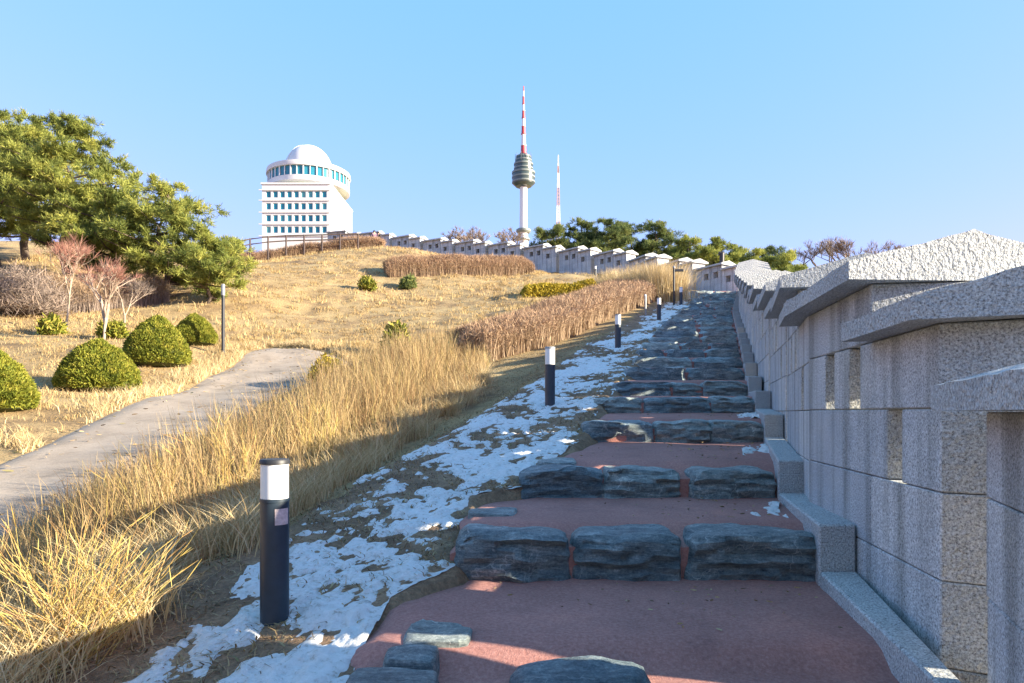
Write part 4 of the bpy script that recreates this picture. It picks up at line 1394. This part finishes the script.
# ------------------------------------------------------------------ hedges of bare twigs
def hedge(line, width, height, seed, label, n, name="hedge", mats=('hedge_twig', 'hedge_tip'), group=None, wob=.12, core='core_brown', tip_len=.21):
    """line: list of (x, y) along the hedge's front foot, width goes to the back (left of travel)"""
    g = np.random.default_rng(seed)
    ln = np.array(line); sl = np.concatenate([[0], np.cumsum(np.linalg.norm(np.diff(ln, axis=0), axis=1))])
    Lt = sl[-1]
    def pos(s_, v):
        x = np.interp(s_, sl, ln[:, 0]); y = np.interp(s_, sl, ln[:, 1])
        e = .05 * Lt
        dx = np.interp(s_ + e, sl, ln[:, 0]) - np.interp(s_ - e, sl, ln[:, 0]); dy = np.interp(s_ + e, sl, ln[:, 1]) - np.interp(s_ - e, sl, ln[:, 1])
        q = np.hypot(dx, dy) + 1e-9
        return x - dy / q * v, y + dx / q * v
    o = line[len(line) // 2]
    root = empty(name, (o[0], o[1], h1(o[0], o[1]))); tag(root, label, "hedge", group)
    off = np.array(root.location)
    # dense inner mass
    mb = MB(); ns = max(14, int(Lt / .5)); pf = [(.20, -.1), (.20, .38), (.25, .70), (.40, .80), (.62, .80), (.76, .70), (.82, .38), (.82, -.1)]
    vs = []
    for i in range(ns + 1):
        sv_ = Lt * (.015 + .97 * i / ns); ed = min(1, min(sv_, Lt - sv_) / .6)
        for (q, hz_) in pf:
            x_, y_ = pos(sv_, q * width); nz_ = float(fbm(np.array(x_) * .8, np.array(y_) * .8, 3)) - .5
            vs.append((float(x_) - off[0], float(y_) - off[1], h1(float(x_), float(y_)) - off[2] + height * hz_ * (.86 + wob * 2 * nz_) * (.72 + .28 * ed) + .10 * mnoise.noise(Vector((float(x_) * 3, float(y_) * 3, hz_ * 3)))))
    m8 = len(pf); fs = [(i * m8 + j, (i + 1) * m8 + j, (i + 1) * m8 + j + 1, i * m8 + j + 1) for i in range(ns) for j in range(m8 - 1)]
    fs += [tuple(range(m8)), tuple(range(ns * m8, ns * m8 + m8))[::-1]]
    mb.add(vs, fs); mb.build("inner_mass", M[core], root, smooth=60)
    # upright stems
    s_ = g.random(n) * Lt; v = np.where(g.random(n) < .45, g.random(n) * .25, g.random(n)) * width
    edge = np.minimum(np.minimum(s_, Lt - s_), 0.6) / .6
    x, y = pos(s_, v); z = H(x, y)
    top = height * (.86 + wob * 2 * (fbm(x * .8, y * .8, 3) - .5)) * (.72 + .28 * edge) * (1 - .18 * np.abs(v / width - .5) ** 2 * 4)
    hh = top * g.uniform(.82, 1.0, n)
    lean = g.normal(size=(n, 2)) * .10 * height
    A = blades(np.stack([x, y, z], 1) - off, hh, lean, np.full(n, .016) * g.uniform(.7, 1.5, n), S=4, bend=.6, g=g)
    np_mesh("stems", *A, M[mats[0]], root)
    # twiggy top and faces
    m_ = int(n * 6)
    s_ = g.random(m_) * Lt; v = g.random(m_) * width
    edge = np.minimum(np.minimum(s_, Lt - s_), 0.6) / .6
    x, y = pos(s_, v); z = H(x, y)
    top = height * (.86 + wob * 2 * (fbm(x * .8, y * .8, 3) - .5)) * (.72 + .28 * edge) * (1 - .18 * np.abs(v / width - .5) ** 2 * 4)
    zf = g.uniform(.12, 1.0, m_) ** .5
    P = np.stack([x, y, z + top * zf], 1) - off
    dr = rand_dirs(g, m_, .8)
    B = shards(P, dr, tip_len * g.uniform(.5, 1.3, m_), .014 * g.uniform(.6, 1.3, m_), None, g)
    np_mesh("twig_crown", *B, M[mats[1]], root)
    return root


wl = [at(470, 362, 20.2), at(505, 361, 20.0), at(560, 346, 22), at(620, 319, 28), at(655, 303.5, 33), at(668, 296, 37)]
wl = [(p.x - .45, p.y) for p in wl]
hedge(wl, 3.0, 1.22, 31, "long reddish brown bare hedge running up beside the bollards", 18000)
wl = [at(388, 292, 49), at(420, 289, 50), at(475, 283, 52), at(535, 272, 55)]
hedge([(p.x, p.y) for p in wl], 1.5, 1.45, 32, "upper reddish brown bare hedge below the distant wall", 9000, tip_len=.26)
wl = [at(232, 264, 58.5), at(262, 262, 60), at(300, 254, 61), at(345, 250, 62), at(384, 250, 62.6)]
hedge([(p.x, p.y) for p in wl], 1.5, .92, 33, "dry brown brush along the hill crest in front of the white building", 5200, tip_len=.38)
wl = [at(0, 305, 34), at(40, 306, 34), at(90, 305, 35), at(140, 302, 37), at(170, 300, 38)]
hedge([(p.x, p.y) for p in wl], 2.4, 1.6, 34, "grey brown thicket of bare brush at the foot of the pines", 5000, mats=('twig_grey', 'hedge_twig'), tip_len=.4, wob=.3)
wl = [at(524, 303, 41), at(560, 301, 41.5), at(600, 295, 42.5)]
g = np.random.default_rng(77)
# golden low hedge
ln = [(p.x, p.y) for p in wl]
o = ln[1]; root = empty("low_hedge", (o[0], o[1], h1(*o))); tag(root, "low clipped golden green hedge between the two brown hedges", "hedge")
N = 7000
f = g.random(N); x = np.interp(f, [0, .5, 1], [p[0] for p in ln]); y = np.interp(f, [0, .5, 1], [p[1] for p in ln]); v = g.random(N); x = x - v * .2; y = y + v * 1.3
e = np.minimum(np.minimum(f, 1 - f) / .06, 1) ** .5 * (1 - (2 * v - 1) ** 4) ** .5
z = H(x, y) + .62 * e * (.85 + .3 * fbm(x * 1.5, y * 1.5, 3)) * g.random(N) ** .3
P = np.stack([x, y, z], 1) - np.array(root.location)
np_mesh("foliage", *shards(P, rand_dirs(g, N, .7), .16 * g.uniform(.6, 1.3, N), .06 * g.uniform(.6, 1.3, N), None, g), M['gold'], root)
mb = MB()
for k in range(14):
    q = k / 13; xx_ = np.interp(q, [0, .5, 1], [p[0] for p in ln]); yy_ = np.interp(q, [0, .5, 1], [p[1] for p in ln]) + .6
    zz_ = h1(xx_, yy_); mb.tube([Vector((xx_, yy_, zz_ - .1)) - root.location, Vector((xx_ + .1, yy_, zz_ + .3)) - root.location], [.03, .012], 5)
mb.build("stems", M['bark'], root)

# ------------------------------------------------------------------ crest fence
fl = [at(233, 262, 57.5), at(250, 262, 58.5), at(268, 259, 59.2), at(286, 256, 59.8), at(304, 254, 60.2), at(322, 252, 60.6), at(340, 250, 61), at(358, 249, 61.5)]
root = empty("rail_fence", (fl[0].x, fl[0].y, h1(fl[0].x, fl[0].y))); tag(root, "dark wooden rail fence along the hill crest in front of the white building", "fence")
off = Vector(root.location)
tops = [at(a_, b_, q.y) for (a_, b_), q in zip([(233, 242.5), (250, 239), (268, 236.8), (286, 235.6), (304, 235.2), (322, 234.8), (340, 234.2), (358, 233.8)], fl)]
fp = []
for p, tp_ in zip(fl, tops):
    z = h1(p.x, p.y); fp.append(Vector((p.x, p.y, z)))
    mb = MB(); mb.tube([Vector((p.x, p.y, z - .2)) - off, Vector((p.x, p.y, tp_.z + .05)) - off], .075, 8); mb.build("post", M['wood_dark'], root, smooth=40)
for fr in (0.0, .45):
    mb = MB(); mb.tube([Vector((p.x, p.y, tp_.z - fr)) - off for p, tp_ in zip(fl, tops)], .06, 6); mb.build("rail", M['wood_dark'], root, smooth=60)

# ------------------------------------------------------------------ two walkers on the crest

def person(px, head_py, d, label, jacket, seed, turn=0.0):
    x = pxx(px, d); zt = (HY - head_py) * d / F
    h = 1.70
    z = zt - h
    z = h1(x, d)
    root = empty("person", (x, d, z), turn); tag(root, label, "person", None)
    J = {"pelvis": (0, 0, .90), "waist": (0, 0, 1.05), "chest": (0, .01, 1.28), "neck": (0, 0, 1.45), "head": (0, -.01, 1.56), "crown": (0, 0, 1.64),
         "hl": (.09, 0, .86), "kl": (.10, -.06, .47), "al": (.10, .03, .08), "tl": (.11, -.11, .04),
         "hr": (-.09, 0, .86), "kr": (-.10, -.02, .47), "ar": (-.10, .08, .08), "tr": (-.11, -.06, .04),
         "sl": (.18, 0, 1.38), "el": (.24, .03, 1.10), "wl": (.23, -.06, .86), "fl": (.22, -.08, .77),
         "sr": (-.18, 0, 1.38), "er": (-.24, .03, 1.10), "wr": (-.23, -.06, .86), "fr": (-.22, -.08, .77)}
    rad = {"pelvis": .14, "waist": .13, "chest": .15, "neck": .06, "head": .095, "crown": .085, "hl": .085, "kl": .06, "al": .04, "tl": .04, "hr": .085, "kr": .06, "ar": .04, "tr": .04,
           "sl": .06, "el": .045, "wl": .03, "fl": .035, "sr": .06, "er": .045, "wr": .03, "fr": .035}
    E = [("pelvis", "waist"), ("waist", "chest"), ("chest", "neck"), ("neck", "head"), ("head", "crown"), ("pelvis", "hl"), ("hl", "kl"), ("kl", "al"), ("al", "tl"), ("pelvis", "hr"), ("hr", "kr"), ("kr", "ar"), ("ar", "tr"),
         ("chest", "sl"), ("sl", "el"), ("el", "wl"), ("wl", "fl"), ("chest", "sr"), ("sr", "er"), ("er", "wr"), ("wr", "fr")]
    def skin(name, mat, use, grow, rootj, parent):
        names = [n for n in J if n in use]
        me = bpy.data.meshes.new(name)
        me.from_pydata([J[n] for n in names], [(names.index(a_), names.index(b_)) for a_, b_ in E if a_ in use and b_ in use], [])
        o = link_mesh(name, me, mat, parent)
        md = o.modifiers.new("skin", 'SKIN')
        for i, n in enumerate(names):
            sv = me.skin_vertices[0].data[i]; sv.radius = (rad[n] + grow,) * 2; sv.use_root = (n == rootj)
        sd = o.modifiers.new("sub", 'SUBSURF'); sd.levels = 1; sd.render_levels = 2
        dg = bpy.context.evaluated_depsgraph_get()
        nm = bpy.data.meshes.new_from_object(o.evaluated_get(dg))
        o.modifiers.clear(); o.data = nm; nm.name = name
        return o
    body = skin("body", M['skin'], set(J), 0, "pelvis", root)
    skin("jacket", jacket, {"pelvis", "waist", "chest", "sl", "el", "wl", "sr", "er", "wr"}, .025, "waist", root)
    skin("trousers", M['cloth_dark'], {"pelvis", "hl", "kl", "al", "hr", "kr", "ar"}, .02, "pelvis", root)
    mb = MB(); mb.lathe([(.098, 1.55), (.112, 1.60), (.108, 1.66), (.07, 1.72), (.01, 1.735)], 14); hr = mb.build("hair", M['hair'], root, smooth=60); hr.location = (0, .018, -.03)
    return root


person(374.2, 231.2, 65.0, "person in a plum jacket standing on the crest by the wall end", M['cloth_plum'], 1, .4)
person(378.4, 231.8, 66.5, "person in dark clothes with only the head showing on the crest", M['cloth_dark'], 2, -.3)

# ------------------------------------------------------------------ grasses
RB = lerp_tab([(-6, -2.9), (4, -2.25), (5.5, -2.1), (8, -2.1), (10.5, -1.8), (16, -.8), (20.5, -.7)])   # right edge of the tall grass bank
PRX = lerp_tab([(p[1], p[0]) for p in pc_r[:6]])
g = np.random.default_rng(5)


def scatter(n, x0, x1, y0, y1, yb=1.0):
    return x0 + (x1 - x0) * g.random(n), y0 + (y1 - y0) * g.random(n) ** yb


def clumped(n, nc, x0, x1, y0, y1, sd, cond, yb=1.0):
    cx_, cy_ = scatter(nc * 3, x0, x1, y0, y1, yb); k = cond(cx_, cy_); cx_, cy_ = cx_[k][:nc], cy_[k][:nc]
    i = g.integers(0, len(cx_), n)
    return cx_[i] + g.normal(size=n) * sd, cy_[i] + g.normal(size=n) * sd, i


bank = lambda x, y: (x < RB(y)) & (x > PRX(y) + .25) & (y > -4)
parts = []
# tall upright grass of the bank
x, y, ci = clumped(30000, 900, -7, 1, 5.2, 22, .13, bank, .9)
k = bank(x - .1, y) & (y > 4.9) & ((y < 13) | (512 + x / np.maximum(y, 1) * F > 300 + (y - 13) * 9)); x, y, ci = x[k], y[k], ci[k]
n = len(x)
cl_h = g.uniform(.75, 1.25, 4000)[ci]
dist_e = np.clip((RB(y) - x) / 1.2, .55, 1) * np.clip((x - PRX(y)) / 1.8, .6, 1)
hh = cl_h * dist_e * g.uniform(.55, 1.2, n) * np.interp(y, [5, 8, 14, 21], [.8, 1.0, 1.1, 1.15])
lean = g.normal(size=(n, 2)) * .20 * hh[:, None] + np.array([-.05, -.02])
wd = np.interp(y, [4, 10, 22], [.007, .010, .016]) * g.uniform(.7, 1.5, n)
rn = np.clip(.35 * g.random(4000)[ci] + .65 * g.random(n), 0, 1)
tall = join([blades(np.stack([x, y, H(x, y) - .02], 1), hh, lean, wd, S=5, bend=.8, rnd=rn, g=g)])
o = np_mesh("tall_grass", *tall, M['tall_grass']); tag(o, "tall dry golden grass on the bank between footpath and stair", "grass", kind="stuff")
# drooping pale straw at the bank foot
x, y, ci = clumped(15000, 150, -4, 1, 3.0, 20, .10, lambda x, y: (x < RB(y) + .15) & (x > RB(y) - .9), 1.2)
n = len(x); hh = g.uniform(.22, .5, n); an = g.random(n) * 6.28
lean = np.stack([np.cos(an), np.sin(an)], 1) * (hh * g.uniform(.5, 1.3, n))[:, None]
straw = blades(np.stack([x, y, H(x, y)], 1), hh * 1.25, lean, .006 * g.uniform(.7, 1.5, n), S=6, bend=.7, g=g)
o = np_mesh("straw_tufts", *straw, M['straw']); tag(o, "pale drooping straw tufts along the foot of the grass bank", "grass", kind="stuff")
# longer pale grass lining the footpath
nn = 16000
f = g.random(nn) * 150; i_ = f.astype(int)
off_ = np.abs(g.normal(size=nn)) * .45 + .0
pl = PL[i_] + (PL[np.minimum(i_ + 1, 159)] - PL[i_]) * (f - i_)[:, None]
tn = PL[np.minimum(i_ + 1, 159)] - PL[np.maximum(i_ - 1, 0)]; tn /= np.linalg.norm(tn, axis=1)[:, None] + 1e-9
x = pl[:, 0] - tn[:, 1] * (off_ - .12); y = pl[:, 1] + tn[:, 0] * (off_ - .12)
k = (y > 5) & (fbm(x * .8, y * .8, 3) > .36); x, y = x[k], y[k]; n = len(x)
hh = g.uniform(.10, .42, n); an = g.random(n) * 6.28
edge_ = blades(np.stack([x, y, H(x, y)], 1), hh, np.stack([np.cos(an), np.sin(an)], 1) * (hh * g.uniform(.2, .9, n))[:, None], .014 * g.uniform(.6, 1.4, n), S=4, g=g)
o = np_mesh("path_edge_grass", *edge_, M['straw']); tag(o, "pale straw grass spilling over the far edge of the footpath", "grass", kind="stuff")
# leaf litter and stubble on the verge
x, y = scatter(90000, -3.4, 5.5, 2.2, 24, 1.6)
k = (x > RB(y) - .5) & (x < XL(y) - .02); x, y = x[k], y[k]
k = fbm(x * 1.7 + 3, y * 1.0 + 7, 5) + .25 * (g.random(len(x)) - .5) < .56; x, y = x[k], y[k]
n = len(x); an = g.random(n) * 6.28; hh = g.uniform(.015, .07, n)
lit = blades(np.stack([x, y, H(x, y)], 1), hh, np.stack([np.cos(an), np.sin(an)], 1) * g.uniform(.03, .16, n)[:, None], .009 * g.uniform(.6, 1.6, n), S=3, g=g)
o = np_mesh("dead_grass", *lit, M['litter']); tag(o, "short dead grass and litter showing through the snow", "grass", kind="stuff")
# dry leaf bits blown onto the landings
y = 3.2 + 8 * g.random(420); f = g.random(420) ** .7; x = XL(y) + .08 + (XW(y) - .34 - XL(y)) * np.where(g.random(420) < .5, f, 1 - f * .4)
k = np.array([min(abs(v - r_) for r_ in rows if r_ <= v + .1) > .6 for v in y]); x, y = x[k], y[k]; n = len(x)
z = np.array([tread_z(v) for v in y]) + .012
an = g.random(n) * 6.28; dr = np.stack([np.cos(an), np.sin(an), g.uniform(.0, .25, n)], 1)
o = np_mesh("fallen_leaves", *shards(np.stack([x, y, z], 1), dr, g.uniform(.012, .045, n), g.uniform(.005, .014, n), None, g), M['litter']); tag(o, "small dry leaf bits scattered on the red landings", "leaves", kind="stuff")
# straw bits and dead leaves blown over the footpath
n = 1500; i_ = g.integers(20, 150, n); f = np.where(g.random(n) < .6, g.random(n) ** 2.2 * .4, 1 - g.random(n) ** 2.2 * .4)
xy = PL[i_] * (1 - f)[:, None] + PR[i_] * f[:, None] + g.normal(size=(n, 2)) * .15
an = g.random(n) * 6.28; dr = np.stack([np.cos(an), np.sin(an), g.uniform(0, .2, n)], 1)
zq = zz[i_, np.clip((f * 13).astype(int), 1, 12)] + .015
o = np_mesh("path_litter", *shards(np.stack([xy[:, 0], xy[:, 1], zq], 1), dr, g.uniform(.04, .16, n), g.uniform(.01, .035, n), None, g), M['litter']); tag(o, "straw bits and dead leaves lying on the pale footpath", "leaves", kind="stuff")
# short dry lawn on the slopes: near, beside the path
lawn = lambda x, y: ~on_path(x, y)
parts = []
for nn, x0, x1, y0, y1, hm, wm in [(32000, -22, -5.0, 8, 34, .26, .018), (52000, -34, 3, 28, 64, .32, .034), (9000, -9, -2, 2.5, 9, .25, .009), (7000, -2, 12, 36, 60, .24, .034), (6000, -12, 1, 22, 30, .30, .02)]:
    cxn = max(200, nn // 14)
    x, y, ci = clumped(nn, cxn, x0, x1, y0, y1, hm * .45, lawn)
    k = lawn(x, y) & (x < XB(y) - 1.2); x, y, ci = x[k], y[k], ci[k]
    n = len(x); patch = fbm(x * .35 + 2, y * .35, 4)
    hh = hm * g.uniform(.4, 1.2, n) * np.clip(.2 + 1.6 * (patch - .2), .25, 1.4)
    an = g.random(n) * 6.28
    lean = np.stack([np.cos(an), np.sin(an)], 1) * (hh * g.uniform(.2, .9, n))[:, None]
    rn = np.clip(.25 + .9 * (patch - .35) + .5 * g.random(n), 0, 1)
    parts.append(blades(np.stack([x, y, H(x, y) - .01], 1), hh, lean, wm * g.uniform(.6, 1.4, n), S=3, rnd=rn, g=g))
o = np_mesh("dry_lawn", *join(parts), M['short_grass']); tag(o, "short dry yellow lawn covering the hillside", "grass", kind="stuff")
# pale plume grass by the stair head
for i, (px, py, d, w_, h_, n, lab) in enumerate([
        (664, 300, 37, 1.9, 2.3, 2600, "pale plume grass clump beside the thin dark pole near the stair head"),
        (648, 297, 38, 2.2, 2.1, 2600, "pale plume grass clump behind the end of the brown hedge"),
        (632, 294, 40, 2.0, 1.6, 2000, "low pale grass clump left of the taller plume grass"),
        (612, 290, 44, 1.5, 1.3, 1000, "smallest pale grass clump at the foot of the distant wall")]):
    x0 = pxx(px, d); z0 = h1(x0, d)
    root = empty("plume_grass", (x0, d, z0)); tag(root, lab, "grass clump", "pale plume grass near the stair head")
    bx = g.normal(size=n) * w_ * .3; by = g.normal(size=n) * w_ * .3; z = H(bx + x0, by + d) - z0
    hh = h_ * g.uniform(.5, 1.05, n); lean = g.normal(size=(n, 2)) * .22 * h_ + np.stack([bx, by], 1) * .4
    np_mesh("stalks", *blades(np.stack([bx, by, z], 1), hh, lean, .022 * g.uniform(.6, 1.4, n), S=5, g=g), M['straw'], root)


# stemmy yellow shrubs at the lower left
def twig_clump(x, y, n, h, seed, label, wid=.0075, spread=.55, sub_n=5):
    gg = np.random.default_rng(seed)
    z = h1(x, y)
    root = empty("twig_shrub", (x, y, z)); tag(root, label, "shrub", "yellow stemmed shrubs on the near bank")
    bx = gg.normal(size=n) * .09; by = gg.normal(size=n) * .09
    an = gg.random(n) * 6.28; sp = gg.random(n) ** .7 * spread
    hh = h * gg.uniform(.6, 1.08, n) * (1 - .25 * sp)
    lean = np.stack([np.cos(an), np.sin(an)], 1) * (sp * h)[:, None]
    mb = MB(); C_ = []; D_ = []
    for i in range(n):
        p = Vector((bx[i], by[i], -.03)); pts_ = []
        wob = Vector((gg.normal() * .03, gg.normal() * .03, 0))
        for k in range(6):
            t = k / 5
            pts_.append(p + Vector((lean[i, 0] * t ** 1.2, lean[i, 1] * t ** 1.2, hh[i] * (t - .18 * sp[i] * t * t))) + wob * math.sin(t * 5))
        mb.tube(pts_, [wid * .5 * (1 - .75 * k / 5) for k in range(6)], 4, cap=False)
        for q in range(sub_n):
            k = int(gg.integers(2, 6)); C_.append(tuple(pts_[k])); v = (pts_[k] - pts_[k - 1]).normalized() + Vector((gg.normal() * .5, gg.normal() * .5, .15)); D_.append(tuple(v.normalized()))
    o1 = None
    C_ = np.array(C_); D_ = np.array(D_); m_ = len(C_)
    st_ = (np.array(mb.v), np.array(mb.f), np.repeat(gg.random(n), 24))
    np_mesh("stems", *join([st_, shards(C_, D_, h * .18 * gg.uniform(.4, 1.3, m_), np.full(m_, wid * .6), None, gg)]), M['yellow_twig'], root)


def gx(px, d): return pxx(px, d)
twig_clump(gx(70, 3.75), 3.75, 110, .86, 1, "nearest yellow stemmed shrub with spreading bare shoots at the lower left", spread=.75)
twig_clump(gx(150, 7.0), 7.0, 45, 1.0, 2, "yellow stemmed shrub behind the nearest one, level with the footpath edge", spread=.5, wid=.007)
twig_clump(gx(235, 7.2), 7.2, 45, 1.15, 3, "yellow stemmed shrub in the grass left of the nearest bollard", spread=.45, wid=.007)
twig_clump(gx(320, 8.6), 8.6, 50, 1.2, 4, "yellow stemmed shrub in the tall grass behind the nearest bollard", spread=.4, wid=.007)
